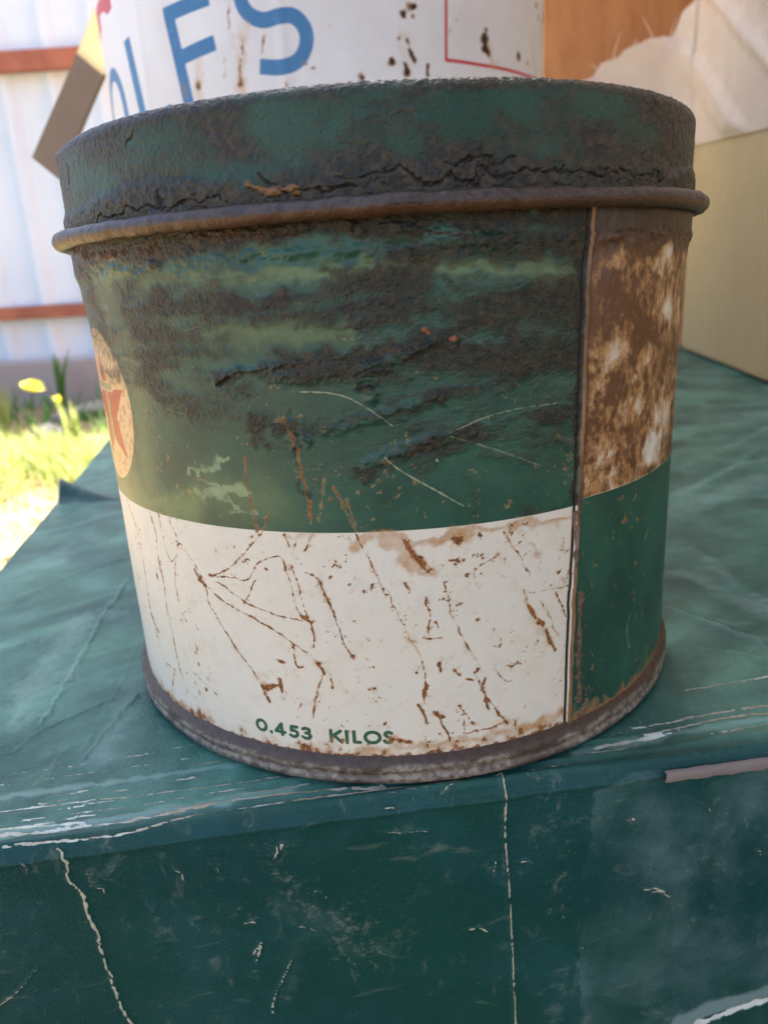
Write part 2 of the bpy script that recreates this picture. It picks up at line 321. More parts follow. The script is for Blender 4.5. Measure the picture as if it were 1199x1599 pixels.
grime = np.where(SR > .2, grime*.0, grime); rust = np.where(pan, 0, np.where(SR > .2, rust*.9, rust))
# faded, yellowed, chalky paint plus a painted light glow on the left flank
for p, w, a in [([(150,430),(400,432),(620,415),(880,425)],10,.8),([(200,780),(300,790)],34,1.0),([(165,480),(185,620),(200,760)],26,.8),([(420,790),(330,760)],30,.5),([(300,440),(330,520)],24,.5),([(215,560),(230,760)],26,.5),([(260,520),(540,520)],16,.6)]: rl(PX, p, w, a, 1., 300, fade_glow)
chalk = np.zeros_like(SX)
for p, w, a in [([(710,810),(780,790),(850,750)],26,.7),([(760,900),(860,870),(930,900)],42,.75),([(860,960),(960,980)],24,.6),([(800,850),(900,950)],34,.7)]: rl(Z3, p, w, a, 1.2, 310, chalk)
for i, (p, w, a) in enumerate([([(290,482),(380,485),(450,500),(520,540),(575,580)],1.8,.9),([(740,600),(850,555),(950,530),(1050,515)],1.4,.8),([(740,610),(860,645),(1000,695)],1.4,.75),([(555,672),(600,710),(690,760),(780,812)],2.4,1.1),
    ([(0,415),(20,400)],2,.6),([(430,40),(480,80)],1.4,.6),([(850,545),(856,580)],1.4,.7),([(440,420),(500,450)],1.2,.3),([(840,740),(995,733)],1.3,.5),([(705,680),(708,684)],4,1.3)]): rl(Z4, p, w, a, .05, 400+i, scr)
for p in [[(760,20),(768,170)],[(930,100),(970,150)],[(330,70),(420,160)],[(540,640),(560,740),(640,920)],[(600,560),(680,590)],[(690,280),(745,265)]]: rl(Z3, p, 2, .6, .05, 410, scr)
for p in [[(940,385),(925,450),(935,520)],[(1000,95),(985,150)],[(993,540),(990,560)],[(620,548),(650,540)]]: rl(Z7, p, 2.4, .9, .05, 420, scr)
# seam: ridge, dark groove, bare peeled metal near the foot
ridge = np.exp(-((SR-.05)/.34)**2)
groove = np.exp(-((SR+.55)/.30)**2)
bare = np.zeros_like(SX)
for p, w, a in [([(905,930),(903,1000),(903,1090)],5.5,1.2),([(913,1095),(905,1118)],9,1.2),([(898,800),(897,900)],3.0,1.1)]: rl(PX, p, w, a, .25, 500, bare)
edge = sstep(.3, .8, ridge)
# relief
gm = sstep(.25, .8, grime)
wr = 1-np.abs(fbm((SX+.6*ZZ)/1.05, (ZZ-.3*SX)/.62, 61, 4, .6))*2.2
wr2 = fbm(SX/.55, ZZ/.42, 66, 3, .6)
wr3 = fbm((SX-.5*ZZ)/.34, ZZ/.5, 67, 2)
disp += (.25+.75*gm)*(ZZ > Z_WG)*(SR < 0)*(.045*wr+.05*wr2+.035*wr3)*sstep(Z_WG+2, Z_WG+14, ZZ+6*gn)+gm*.06
disp += .09*fbm(SX/14, ZZ/9, 68, 3)
disp += .42*ridge-.22*groove+.16*sstep(-.1, .3, SR)
disp += .12*np.where(pan, fbm(SX/1.6, ZZ/2.2, 70, 4), 0)
cr = np.zeros_like(SX)
for i, (p, w, a) in enumerate([([(70,455),(130,425),(190,415),(300,400)],9,.42),([(480,440),(540,405),(640,365),(700,330)],16,.55),([(505,470),(520,500)],10,.75),([(250,430),(340,440),(430,420)],20,.28),([(420,370),(470,440),(540,400)],10,.3),
    ([(380,590),(450,580),(530,560),(620,520),(720,490)],12,.3),([(500,690),(600,660),(690,620),(800,600)],16,.28),([(320,600),(335,635)],9,.45),([(280,570),(295,640)],9,.35),([(760,330)],10,.5),([(0,30),(200,20),(330,10)],12,.5),([(455,0),(485,20)],14,.9),([(550,0),(700,25),(900,40)],18,.4)]):
    rl(Z4, p, w, a, .35, 600+i, cr)
cell = 1-np.abs(fbm(SX/1.1, ZZ/.9, 71, 2))*3.2
disp += cr*(.75+.3*cell)
for i, (p, w, a) in enumerate([([(75,465),(110,440)],3.5,.45),([(470,440),(530,410),(560,395)],2.5,.3),([(90,420),(300,380),(520,360),(800,330)],1,.0)]): rl(Z4, p, w, a, .1, 640+i, disp, 'sub'); 
for i, (p, w, a) in enumerate([([(75,465),(110,440)],4,1.2),([(470,440),(530,410),(560,395)],2.5,1),([(0,28),(110,40),(230,30),(330,35)],7,.9),([(500,25),(650,22),(800,40)],6,.8)]): rl(Z4, p, w, a, .3, 650+i, dark)
disp += .25*np.exp(-((ZZ-Z_BEAD+4.5)/1.2)**2)*(fbm(SX/2.0, ZZ/1.2, 81, 3)*1.6+.3)*(1+.0*SX)   # crumbs stuck under the bead
# the wall flares out a little under the bead, more so at the flanks, and the rust has lifted the paint
disp += .8*sstep(Z_BEAD-13, Z_BEAD-1, ZZ)*sstep(math.radians(25), math.radians(62), np.abs(TH))
dent = -.05*sstep(.25, .8, np.clip(rust, 0, 1))*.6
disp += np.where(ZZ < Z_WG, dent*.5, 0)
disp -= .9*sstep(Z_BT+1.2, Z_BT-1.2, ZZ)*0.
spot = np.zeros_like(SX)
for p in [[(755,325)],[(675,315)],[(665,305)]]: rl(Z4, p, 11 if p[0][0] == 755 else 7, 1., .4, 7, spot)
RR = R+disp
P = np.stack([RR*np.sin(TH), -RR*np.cos(TH), ZZ], -1)
def tin_paint():
    m = Mat('tin_paint', spec=.5)
    at = m.attr
    n1 = m.noise(90, 5, .6); n2 = m.noise(900, 4, .65); n3 = m.noise(2600, 3, .6); n4 = m.noise(350, 5, .7)
    c = m.mix(m.ss(.35, .7, n1), GREEN, (.022, .092, .056))
    c = m.mix(m.mul(at('fade_glow'), .65), c, (.17, .235, .085))
    ch = m.ss(.50, .66, m.add(m.mul(at('chalk'), .50), m.add(m.mul(m.noise(500, 5, .75), .25), m.mul(n4, .30))))
    c = m.mix(m.mul(ch, .55), c, (.32, .42, .22))
    cr_ = m.mix(m.ss(.3, .75, n1), CREAM, (.68, .63, .49))
    cr_ = m.mix(m.mul(m.ss(.45, .75, n4), .25), cr_, (.50, .42, .28))
    c = m.mix(m.ss(-.05, .05, at('white')), c, cr_)
    c = m.mix(m.ss(-.06, .06, m.add(at('badge'), m.mul(m.sub(n2, .5), .12))), c, m.mix(m.ss(.42, .66, n2), (.66, .44, .22), (.45, .22, .075)))
    c = m.mix(m.ss(-.05, .06, m.add(at('redink'), m.mul(m.sub(n2, .5), .25))), c, (.42, .06, .025))
    c = m.mix(m.mul(m.ss(-.05, .06, m.add(at('badgegreen'), m.mul(m.sub(n2, .5), .3))), .75), c, (.20, .24, .10))
    c = m.mix(m.ss(-.035, .035, m.add(at('ink'), m.mul(m.sub(n3, .5), .06))), c, (.022, .10, .05))
    st = at('stain')
    c = m.mix(m.ss(.32, .95, m.add(m.mul(st, .8), m.mul(m.sub(n4, .5), .9))), c, (.43, .22, .075))
    c = m.mix(m.ss(.75, 1.25, m.add(m.mul(st, .85), m.mul(m.sub(n2, .5), .9))), c, (.11, .042, .015))
    rv = m.add(at('rust'), m.add(m.mul(m.sub(n2, .5), .9), m.mul(m.sub(n4, .5), .5)))
    rm = m.ss(.52, .74, rv); halo = m.mul(m.ss(.22, .62, rv), .45)
    rc = m.mix(m.ss(.4, .62, n3), RUST, RUSTD)
    c = m.mix(halo, c, (.48, .27, .10)); c = m.mix(rm, c, rc)
    gv = m.add(at('grime'), m.add(m.mul(m.sub(n2, .5), .38), m.mul(m.sub(m.noise(260, 4, .6, co=m.co((.35, .35, 1.3)), dist=.4), .5), .55)))
    gm_ = m.ss(.14, 1.02, gv)
    gc = m.mix(m.ss(.38, .68, n2), GRIME, (.052, .033, .016))
    gc = m.mix(m.mul(m.ss(.55, .7, n1), .5), gc, (.030, .042, .024))
    c = m.mix(m.mul(gm_, .86), c, gc)
    c = m.mix(m.ss(.3, .8, at('edge')), c, m.mix(m.ss(.35, .7, n1), (.27, .14, .065), (.07, .038, .022)))
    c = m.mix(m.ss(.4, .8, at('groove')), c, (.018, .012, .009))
    c = m.mix(m.ss(.4, .7, m.add(at('bare'), m.mul(m.sub(n2, .5), .5))), c, m.mix(m.ss(.4, .6, n2), (.19, .12, .085), (.10, .055, .035)))
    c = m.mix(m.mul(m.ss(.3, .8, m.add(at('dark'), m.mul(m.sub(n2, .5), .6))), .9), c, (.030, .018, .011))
    c = m.mix(m.mul(m.ss(.35, 1.0, at('scratch')), .7), c, (.42, .42, .26))
    c = m.mix(m.ss(.4, .7, m.add(at('spot'), m.mul(m.sub(n3, .5), .8))), c, (.22, .07, .02))
    m.base(c)
    rg = m.fmix(m.ss(-.05, .05, at('white')), .36, .42); rg = m.fmix(gm_, rg, m.add(.16, m.mul(n2, .34))); rg = m.fmix(rm, rg, .85); m.rough(rg)
    h = m.add(m.mul(m.sub(n2, .5), m.add(.15, m.mul(gm_, 1.0))), m.mul(m.sub(n3, .5), m.add(.12, m.mul(gm_, .8))))
    h = m.add(h, m.mul(rm, .25)); h = m.add(h, m.mul(m.noise(60, 2), 1.2))
    m.setin(m.b.inputs['Specular IOR Level'], m.fmix(gm_, .42, .27))
    m.bump(h, .00022, 1.); return m.m
M_TIN = tin_paint()
body = grid_mesh('body', P, dict(white=white, rust=rust, stain=stain, grime=grime, scratch=scr, fade_glow=fade_glow, chalk=chalk, ink=text, badge=badge, redink=red, badgegreen=bgr, edge=edge, groove=groove*(SR < .05), bare=bare, dark=dark, spot=spot))
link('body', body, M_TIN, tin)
# rear of the wall, coarse (same paint)
thb = np.linspace(th_max, 2*math.pi-th_max, 90); zb_ = np.linspace(2.5, Z_BEAD+.5, 40); TB, ZB = np.meshgrid(thb, zb_)
wB = np.clip(np.where(TB < math.pi, ZB-Z_WGR, Z_WG-ZB), -2, 2)
Rb = R+.5*sstep(Z_BEAD-13, Z_BEAD-1, ZB); Rb[:, 0] = RR[0, -1]; Rb[:, -1] = RR[0, 0]
Pb = np.stack([Rb*np.sin(TB), -Rb*np.cos(TB), ZB], -1); zr = lambda v: np.full(TB.shape, float(v))
link('rear_wall', grid_mesh('rear_wall', Pb, dict(white=wB, rust=.4*foot[0, 0]+zr(.2), stain=zr(.4), grime=np.where(wB < 0, .6+.4*fbm(TB*6, ZB/5, 5), 0), ink=zr(-1), badge=zr(-1), redink=zr(-1), badgegreen=zr(-1))), M_TIN, tin)
# ---- lid
nl, zl = 860, 150
prof = []                                        # (radius, z) up the skirt, round the shoulder, over the top
for z in np.linspace(Z_BEAD-.4, Z_TOP-1.6, 118): prof.append((50.55, z))
for a in np.linspace(0, math.pi/2, 16)[1:]: prof.append((50.55-1.6+1.6*math.cos(a), Z_TOP-1.6+1.6*math.sin(a)))
for r_ in (48.4, 47.6, 47.2, 46.9, 46, 40, 20, .5): prof.append((r_, Z_TOP-(0 if r_ > 48 else .5 if r_ > 47.3 else 1.2)))
prof = np.array(prof); pr, pz = prof[:, 0], prof[:, 1]
arc = np.concatenate([[0], np.cumsum(np.hypot(np.diff(pr), np.diff(pz)))])
thl = np.linspace(-th_max, th_max, nl); TL, AL = np.meshgrid(thl, arc); PR = np.repeat(pr[:, None], nl, 1); PZ = np.repeat(pz[:, None], nl, 1); SL = TL*50.55
CL = lambda p: on_cyl(p, 0, 0, 50.55)
lg = .88+.5*fbm(SL/9, PZ/3.2, 141, 5, .6)
ldark = np.zeros_like(SL); lfade = np.zeros_like(SL); lcr = np.zeros_like(SL); lrust = .3*sstep(.2, .6, fbm(SL/2.5, PZ/2.5, 150, 4))
PZr = PZ.copy(); PZr[PZ[:, 0] > Z_TOP-.8] += np.linspace(0, 50, (PZ[:, 0] > Z_TOP-.8).sum())[:, None]
def lid_rl(A, pts, w, a, warp=.5, seed=3, mode='max'):
    q = curve([CL(p) for p in pts], 5) if len(pts) > 1 else [CL(pts[0])]*2
    n = 118; soft(SL[:n], PZ[:n], A[:n], q, w*pmm, a, warp, seed, mode)
gg = np.zeros_like(SL)
for p, w, a in [([(690,160),(820,165)],28,.75),([(400,195),(520,210)],26,.6),([(640,215),(660,235)],16,.4),([(920,160),(990,170)],22,.5),([(200,240),(330,250)],26,.45),([(560,150),(600,140)],14,.45),([(110,260),(160,290)],30,.45),([(840,230),(900,220)],22,.3),([(340,260),(420,275)],16,.35)]: lid_rl(gg, p, w, a, 1.2, 12)
lg = np.clip(lg-.10-.85*gg+.25*sstep(Z_BEAD+5.5, Z_BEAD+2, PZ), 0, 1.3)
lid_cr = [[(150,352),(185,330),(215,325),(250,325),(300,318),(350,315)],[(590,272),(625,265),(640,275),(655,290),(690,280),(700,268),(740,290),(745,262),(775,272),(830,268),(845,262)],
          [(520,270),(560,275),(600,266)],[(740,275),(735,290),(760,262)],[(830,275),(900,270),(950,272),(1030,275)],[(875,268),(870,280)],[(400,280),(470,300),(560,300)],[(255,300),(258,322)],[(700,250),(740,250),(800,245)],[(205,205),(200,230)],[(108,262),(110,285)]]
for i, p in enumerate(lid_cr): lid_rl(lcr, p, 1.5 if i != 1 else 1.9, .85, 1.0, 700+i)
lid_rl(lfade, [(390,290),(430,300),(465,296)], 4.5, 1.2, .2, 5); 
for p in ([(110,270)],[(107,285)]): lid_rl(ldark, p, 5, 1.5, .3, 6)
lw3 = fbm((SL-.5*PZr)/.36, PZr/.5, 167, 2)
lwr = 1-np.abs(fbm((SL+.8*PZ)/1.1, (PZ-.4*SL)/.8, 161, 4, .6))*2.2; lw2 = fbm(SL/.6, PZr/.6, 166, 3, .6)
crust = sstep(Z_BEAD+5.0, Z_BEAD+2.6, PZ+1.4*fbm(SL/4, PZ/3, 170, 4))
low = sstep(Z_TOP-.3, Z_TOP-2.5, PZ)
ld = .03+(.055*lwr+.055*lw2+.035*lw3)*(.5+.7*np.clip(lg, 0, 1))+low*(.5*crust*(1+.2*lw2))-.38*lcr*low+.10*fbm(SL/9, PZ/5, 172, 3)+.28*lfade
ld += .35*np.exp(-((TL+1.12)/.05)**2)*np.exp(-((PZ-Z_TOP+1)/.8)**2)
ld = np.where(PR > 44, ld, 0)
Rl = PR+ld
PL = np.stack([Rl*np.sin(TL), -Rl*np.cos(TL), PZ+np.where(PZ >= Z_TOP-.7, .12*lw2, 0)], -1)
def crust_mat(name):
    m = Mat(name, spec=.5); at = m.attr
    n1 = m.noise(70, 5, .6); n2 = m.noise(800, 5, .65); n3 = m.noise(2600, 3, .6)
    g = m.mix(m.ss(.3, .7, n1), (.012, .050, .032), (.030, .080, .054))
    gv = m.add(at('grime'), m.mul(m.sub(n2, .5), .7)); gm_ = m.ss(.2, .95, gv)
    gc = m.mix(m.ss(.4, .66, n2), (.018, .014, .012), (.060, .043, .026)); gc = m.mix(m.mul(m.ss(.5, .65, n1), .5), gc, (.024, .034, .022))
    c = m.mix(m.mul(gm_, .92), g, gc)
    c = m.mix(m.mul(m.ss(.45, .7, m.add(at('rust'), m.mul(m.sub(n2, .5), .8))), .8), c, (.15, .06, .022))
    c = m.mix(m.ss(.3, .8, at('fade_glow')), c, (.17, .085, .03))  # on the lid this channel holds only a brown raised mark
    c = m.mix(m.ss(.3, .7, at('dark')), c, (.012, .009, .007))
    m.base(c); m.rough(m.add(.16, m.mul(n2, .38)))
    m.b.inputs['Specular IOR Level'].default_value = .28; m.bump(m.add(m.mul(n2, 1.2), m.mul(n3, .8)), .0002, 1.); return m.m
M_LID = crust_mat('grimy_green_paint')
lid = link('lid', grid_mesh('lid', PL, dict(grime=lg, rust=lrust, fade_glow=lfade, dark=np.maximum(ldark, lcr*1.1*low))), M_LID, tin)
tlb = np.linspace(th_max, 2*math.pi-th_max, 90); TLB, _a = np.meshgrid(tlb, arc); PRB = np.repeat(pr[:, None], 90, 1); PZB = np.repeat(pz[:, None], 90, 1)
link('lid_rear', grid_mesh('lid_rear', np.stack([PRB*np.sin(TLB), -PRB*np.cos(TLB), PZB], -1), dict(grime=np.full(TLB.shape, .8))), M_LID, tin)
# ---- bead at the lid's lower edge
nb = 1100; kb = 30
tb = np.linspace(0, 2*math.pi, nb, endpoint=False); pb = np.linspace(0, 2*math.pi, kb+1)
PB, TBB = np.meshgrid(pb, tb, indexing='ij'); SB = TBB*52
per = lambda sc, seed, o=3: fbm(np.cos(TBB)*52/sc+20, np.sin(TBB)*52/sc+20+np.sin(PB)*.4, seed, o)
rb = 1.24+.13*per(6, 181)+.08*per(1.1, 182)+.08*per(2.6, 185)
Rr = 52.0+.12*per(20, 183)+rb*np.cos(PB); Zb = Z_BEAD+.15*per(16, 184)+rb*.95*np.sin(PB)
tt = -TBB
PBd = np.stack([Rr*np.sin(tt), -Rr*np.cos(tt), Zb], -1)
under = sstep(.3, -.5, np.sin(PB))
def bead_mat(name, c1, c2, c3):
    m = Mat(name, spec=.5); at = m.attr; n1 = m.noise(120, 5, .6); n2 = m.noise(900, 5, .65); n3 = m.noise(2600, 3, .6)
    c = m.mix(m.ss(.35, .65, n2), c1, c2); c = m.mix(m.mul(m.ss(.25, .8, m.add(at('under'), m.mul(m.sub(n1, .5), .8))), .9), c, c3)
    c = m.mix(m.ss(.60, .70, m.mul(m.add(n1, n2), .5)), c, (.05, .022, .012))
    m.base(c); m.b.inputs['Metallic'].default_value = .15; m.rough(m.add(.16, m.mul(n2, .4))); m.bump(m.add(n2, m.mul(n3, .6)), .00022, 1.); return m.m
M_BEAD = bead_mat('greasy_bead', (.030, .022, .019), (.065, .047, .038), (.085, .038, .014))
link('bead', grid_mesh('bead', PBd, dict(under=under), wrap_u=True), M_BEAD, tin)
# ---- bottom seam rim
pf = [(49.6,4.6),(50.1,4.2),(50.5,3.95),(50.95,3.6),(51.25,3.1),(51.3,2.5),(51.05,2.05),(51.0,1.6),(51.25,1.2),(51.2,.6),(50.8,.15),(50.2,0),(48.6,0),(48.2,.6),(48.0,1.8),(30,2.0),(.5,2.0)]
pf = curve(pf, 3); prr = np.array([a for a, b in pf]); pzz = np.array([b for a, b in pf])
tr = np.linspace(0, 2*math.pi, nb, endpoint=False); TR, PRR = np.meshgrid(tr, prr); _, PZZ = np.meshgrid(tr, pzz)
pe = lambda sc, seed, o=3: fbm(np.cos(TR)*52/sc+20, np.sin(TR)*52/sc+20+PZZ*.7/sc, seed, o)
RRm = PRR+np.where(PRR > 49, .14*pe(5, 191)+.09*pe(.8, 192)+.10*pe(2, 194), 0)
M_RIM = bead_mat('rusty_rim_metal', (.09, .070, .056), (.30, .25, .19), (.050, .028, .018))
und = .75*sstep(2.7, 4.0, PZZ)+.55*sstep(-.1, .5, pe(4, 193))+.2*sstep(.6, 1.6, np.abs(PZZ-1.8)*1.)
link('bottom_rim', grid_mesh('bottom_rim', np.stack([RRm*np.sin(-TR), -RRm*np.cos(-TR), PZZ], -1), dict(under=und), wrap_u=True, flip=True), M_RIM, tin)

# ================================================================== GREEN CASE the tins stand on
e1 = np.array([1, .122, 0])/math.hypot(1, .122); e2 = np.array([-.189, 1, 0])/math.hypot(.189, 1)
F0 = np.array([-86.0, -63.6, 0])                 # front left corner on the top
ER = 3.2                                         # radius of the worn front edge
n_e = np.array([e1[1], -e1[0], 0])               # outward normal of the front
HB, WB, DB = 275., 430., 580.
u = np.concatenate([np.linspace(0, 160, 560), np.linspace(160, WB, 110)[1:]])
w = np.concatenate([np.linspace(DB, 220, 60), np.linspace(220, 60, 140)[1:], np.linspace(60, ER, 190)[1:]])
case = tag(empty('green_case', tuple(F0)), 'worn dark green covered case with cracked leatherette, under the tins', 'case')
off = np.array(F0)
def case_pt(Ug, Wg, Hg, Og): return F0-off+Ug[..., None]*e1+Wg[..., None]*e2+Og[..., None]*n_e-Hg[..., None]*np.array([0, 0, 1])
rows = [(ww, 0., 0.) for ww in w]
for a in np.linspace(0, math.pi/2, 26)[1:]: rows.append((ER*(1-math.sin(a)), ER*(1-math.cos(a)), 0.))
for h in np.concatenate([np.linspace(ER, 62, 300)[1:], np.linspace(62, HB, 40)[1:]]): rows.append((0., h, 0.))
rw = np.array(rows)
WG = np.repeat(rw[:, 0][:, None], len(u), 1); HG = np.repeat(rw[:, 1][:, None], len(u), 1); UG = np.repeat(u[None], len(rw), 0)
V = HG-WG+0.                                      # profile coordinate, 0 at the edge: <0 top, >0 front
Vn = V
def case_uv(p):                                   # photo px -> (u, v) on top or front
    q = on_z(p)-F0; A = np.array([[e1[0], e2[0]], [e1[1], e2[1]]]); a = np.linalg.solve(A, q[:2])
    if a[1] > 0: return a[0], -a[1]
    q = at_plane(p, F0, n_e)-F0; return float(np.dot(q, e1)), float(-q[2])
scuff = np.zeros_like(UG); crk = np.zeros_like(UG); pale = np.zeros_like(UG); cd = np.zeros_like(UG); cdk = np.zeros_like(UG); grn = np.zeros_like(UG)
from_u = UG[0]
def cl(A, pts, w_, a, warp=0, seed=2, mode='max', smooth=True):
    w_ = max(w_, .2)
    q = [case_uv(p) for p in pts]; q = curve(q, 4) if smooth and len(q) > 2 else q if len(q) > 1 else q*2
    soft(UG, V, A, q, w_, a, warp, seed, mode)
rng0 = random.Random(21)
# worn lines along the edge (left stack, right pair)
for k in range(26):     # many hairline wear marks running along the folded edge
    xk = rng0.uniform(-20, 560) if k < 18 else rng0.uniform(900, 1150); Lk = rng0.uniform(40, 160); yk = (1262-.165*xk if xk < 600 else 1290-.165*xk)+rng0.uniform(-42, 44)
    cl(scuff, [(xk, yk), (xk+Lk*.5, yk-.165*Lk*.5+rng0.uniform(-2, 2)), (xk+Lk, yk-.17*Lk)], rng0.uniform(.2, .3), rng0.uniform(.62, .92), .25, 300+k)
for p, w_, a in [([(0,1205),(120,1190),(260,1165),(330,1150)],.16,.75),([(0,1222),(150,1200),(330,1172),(420,1150)],.16,.7),([(0,1262),(140,1245),(300,1228),(450,1208),(520,1205)],.22,.95),([(0,1278),(200,1254),(400,1222)],.16,.8),
   ([(0,1300),(100,1290),(250,1268),(400,1240),(600,1225)],.35,1.0),([(0,1322),(90,1312),(200,1300),(350,1262),(600,1228),(780,1208)],.28,.95),([(0,1290),(60,1285),(130,1282)],.5,.9),([(990,1132),(1060,1120),(1130,1108),(1199,1098)],.26,1.05),
   ([(1005,1143),(1080,1128),(1150,1114),(1199,1110)],.30,1.05),([(930,1165),(1000,1150),(1060,1137)],.45,.95),([(940,1150),(1000,1128),(985,1110)],.2,.7),([(600,1240),(700,1222),(790,1206),(900,1185)],.12,.8),([(880,1180),(960,1168)],.3,.7)]:
    cl(scuff, p, w_, a, .25, 31)
# long soft creases on the top
for p, w_, a in [([(0,1010),(90,985),(190,950)],.35,.62),([(20,1130),(60,1050),(130,960)],.4,.35),([(110,1200),(190,1060),(215,1000)],.5,.35),([(1045,840),(1110,880),(1199,930)],.5,.8),([(1110,700),(1150,690),(1199,665)],1.,.9),([(1055,770),(1110,745),(1160,722),(1199,715)],1.2,.8),([(1050,785),(1120,775),(1199,770)],1.2,.7),
   ([(1050,830),(1199,1010)],.5,.45),([(1040,950),(1120,960),(1199,990)],1.4,.4),([(1040,1010),(1100,1005),(1199,1020)],1.2,.3),([(1180,575),(1199,605)],2.5,.8),([(30,870),(120,860),(180,840)],1.2,.4),([(20,960),(120,930),(190,925)],1,.35),([(100,1100),(60,1140),(0,1160)],.8,.35)]:
    cl(pale, p, w_, a, .5, 33); cl(crk, p, w_*.35, a*.78, .3, 34)
# front: crack, seam, patch edge, small chips
cl(crk, [(88,1322),(105,1345),(108,1370),(130,1395),(140,1430),(155,1455),(160,1490),(178,1530),(190,1570),(208,1599)], .16, 1.15, .35, 41)
cl(crk, [(130,1395),(140,1430)], .22, 1.1, .3, 42)
cl(crk, [(783,1207),(788,1300),(795,1400),(800,1500),(804,1599)], .2, .9, .03, 43); cl(cd, [(780,1207),(785,1300),(792,1400),(797,1500),(801,1599)], .25, .35, .02, 43)
cl(crk, [(0,1570),(30,1545),(60,1510)], .08, .7, .2, 44); cl(crk, [(425,1580),(430,1550),(455,1500)], .12, .8, .3, 45); cl(crk, [(395,1490),(410,1470),(400,1500)], .1, .9, .3, 46)
rng = random.Random(5)
for c in [(280,1365),(340,1350),(175,1360),(160,1390),(610,1262),(660,1255),(690,1210),(820,1345),(1030,1395),(1020,1390),(1050,1415),(985,1280),(970,1225),(1140,1195),(950,1215),(770,1350),(570,1465),(745,1452),(240,1420),(500,1395),(430,1330),(390,1440),(480,1450),(560,1430),(880,1440),(860,1400),(905,1480),(650,1300),(440,1320),(40,1355),(610,1300),(700,1170+60),(1100,1260),(1180,1330)]:
    a = rng.uniform(-.3, 2.2); L = rng.uniform(4, 18); cl(crk, [(c[0]-L*math.cos(a), c[1]-L*math.sin(a)*.6), (c[0]+3, c[1]-3), (c[0]+L*math.cos(a), c[1]+L*math.sin(a)*.6)], rng.uniform(.07, .16), rng.uniform(.56, .8), .3, 50+int(c[0]))
for p, w_, a in [([(1000,1260),(1060,1400),(1000,1540)],9,.42),([(1120,1300),(1150,1500)],9,.40),([(430,1400),(520,1440),(560,1500)],3.5,.38),([(500,1380),(450,1560)],2.6,.3),([(150,1370),(190,1340)],1.6,.4)]: cl(pale, p, w_, a, 1.5, 61)
spk = .12+.35*fbm(UG/9, V/9, 230, 4)
for p, w_, a in [([(440,1400),(520,1430),(560,1490)],5,1.),([(150,1370),(185,1335)],2,1.),([(600,1250),(700,1240)],3,.7),([(870,1420),(880,1300),(840,1210)],3,.7),([(960,1250),(1060,1300)],5,.6),([(400,1330),(380,1440)],4,.6),([(1040,1420),(1100,1380)],6,.6),([(0,1380),(60,1350)],3,.5)]: cl(spk, p, w_, a, 1.5, 66)
for p, w_, a in [([(20,1130),(60,1050),(130,960)],5,.62),([(150,1180),(215,1050)],4,.5),([(0,900),(100,860),(180,800)],6,.45),([(1060,890),(1199,950)],5,.55),([(1050,800),(1199,740)],7,.6),([(0,1010),(90,985),(190,950)],3,.5),([(1045,1040),(1199,1030)],4,.35),([(1050,680),(1199,640)],9,.5)]: cl(pale, p, w_, a, 2.5, 67)  # broad pale streaks paint the sky reflection onto the top
pe_s = case_uv((922, 1300))[0]
for p, w_, a in [([(0,1296),(130,1282),(250,1262),(450,1228)],1.1,1.1),([(0,1240),(200,1212),(400,1185)],.8,.8),([(900,1172),(1050,1142),(1199,1118)],.9,.8)]: cl(pale, p, w_, a, .5, 64)
pale = np.where((V > 1) & (UG > pe_s-.25+2.2*fbm(V/9, V*0, 3)+6*sstep(4, 1, V)), np.maximum(pale, .34), pale)
cl(pale, [(1060,1599),(1120,1575),(1199,1548)], 1.6, 1.3, .4, 62); cl(scuff, [(1085,1599),(1130,1582),(1199,1560)], .9, .9, .4, 63)
# relief of the cover: soft waves on the top, sag of the edge, puckers
fold_ln = np.zeros_like(UG)
for p, w_, a in [([(1050,790),(1110,745),(1160,715),(1199,690)],.8,1.),([(1110,880),(1199,945)],.6,.9),([(1050,835),(1110,872),(1199,935)],.6,.8),([(1120,775),(1199,765)],.7,.9),([(1040,940),(1199,1000)],.8,.7),([(0,1010),(90,985),(190,945)],.5,.8),([(60,1130),(110,1050),(160,960),(200,900)],.6,.8),([(20,1170),(60,1140),(170,1090)],.5,.6),([(0,950),(100,900),(185,870)],.7,.7),([(130,1180),(215,1080)],.5,.6),([(80,830),(180,800)],.9,.7)]: cl(fold_ln, p, w_, a, .5, 70)
crk = np.maximum(crk, fold_ln*.52*(V < -5)); pale = np.maximum(pale, fold_ln*.8*(V < -5))
ed = np.exp(-(V/6.)**2)
cd += .5*fbm(UG/30, V/38, 201, 3)*sstep(2, -12, V)+.28*fbm(UG/9, V/16, 202, 3)*sstep(3, -8, V)-.35*sstep(.3, 1, pale)*0+.35*crk+.45*fold_ln
cd += .30*fbm(UG/12, V/14, 203, 3)*sstep(-2, 8, V)
for vv, aa in ((-7.5, .22), (-4.2, .3), (-1.0, .3), (2.2, .25)):
    cd += aa*np.exp(-((V-vv-.8*fbm(UG/25, V*0, 210+int(vv*10)))/.55)**2)
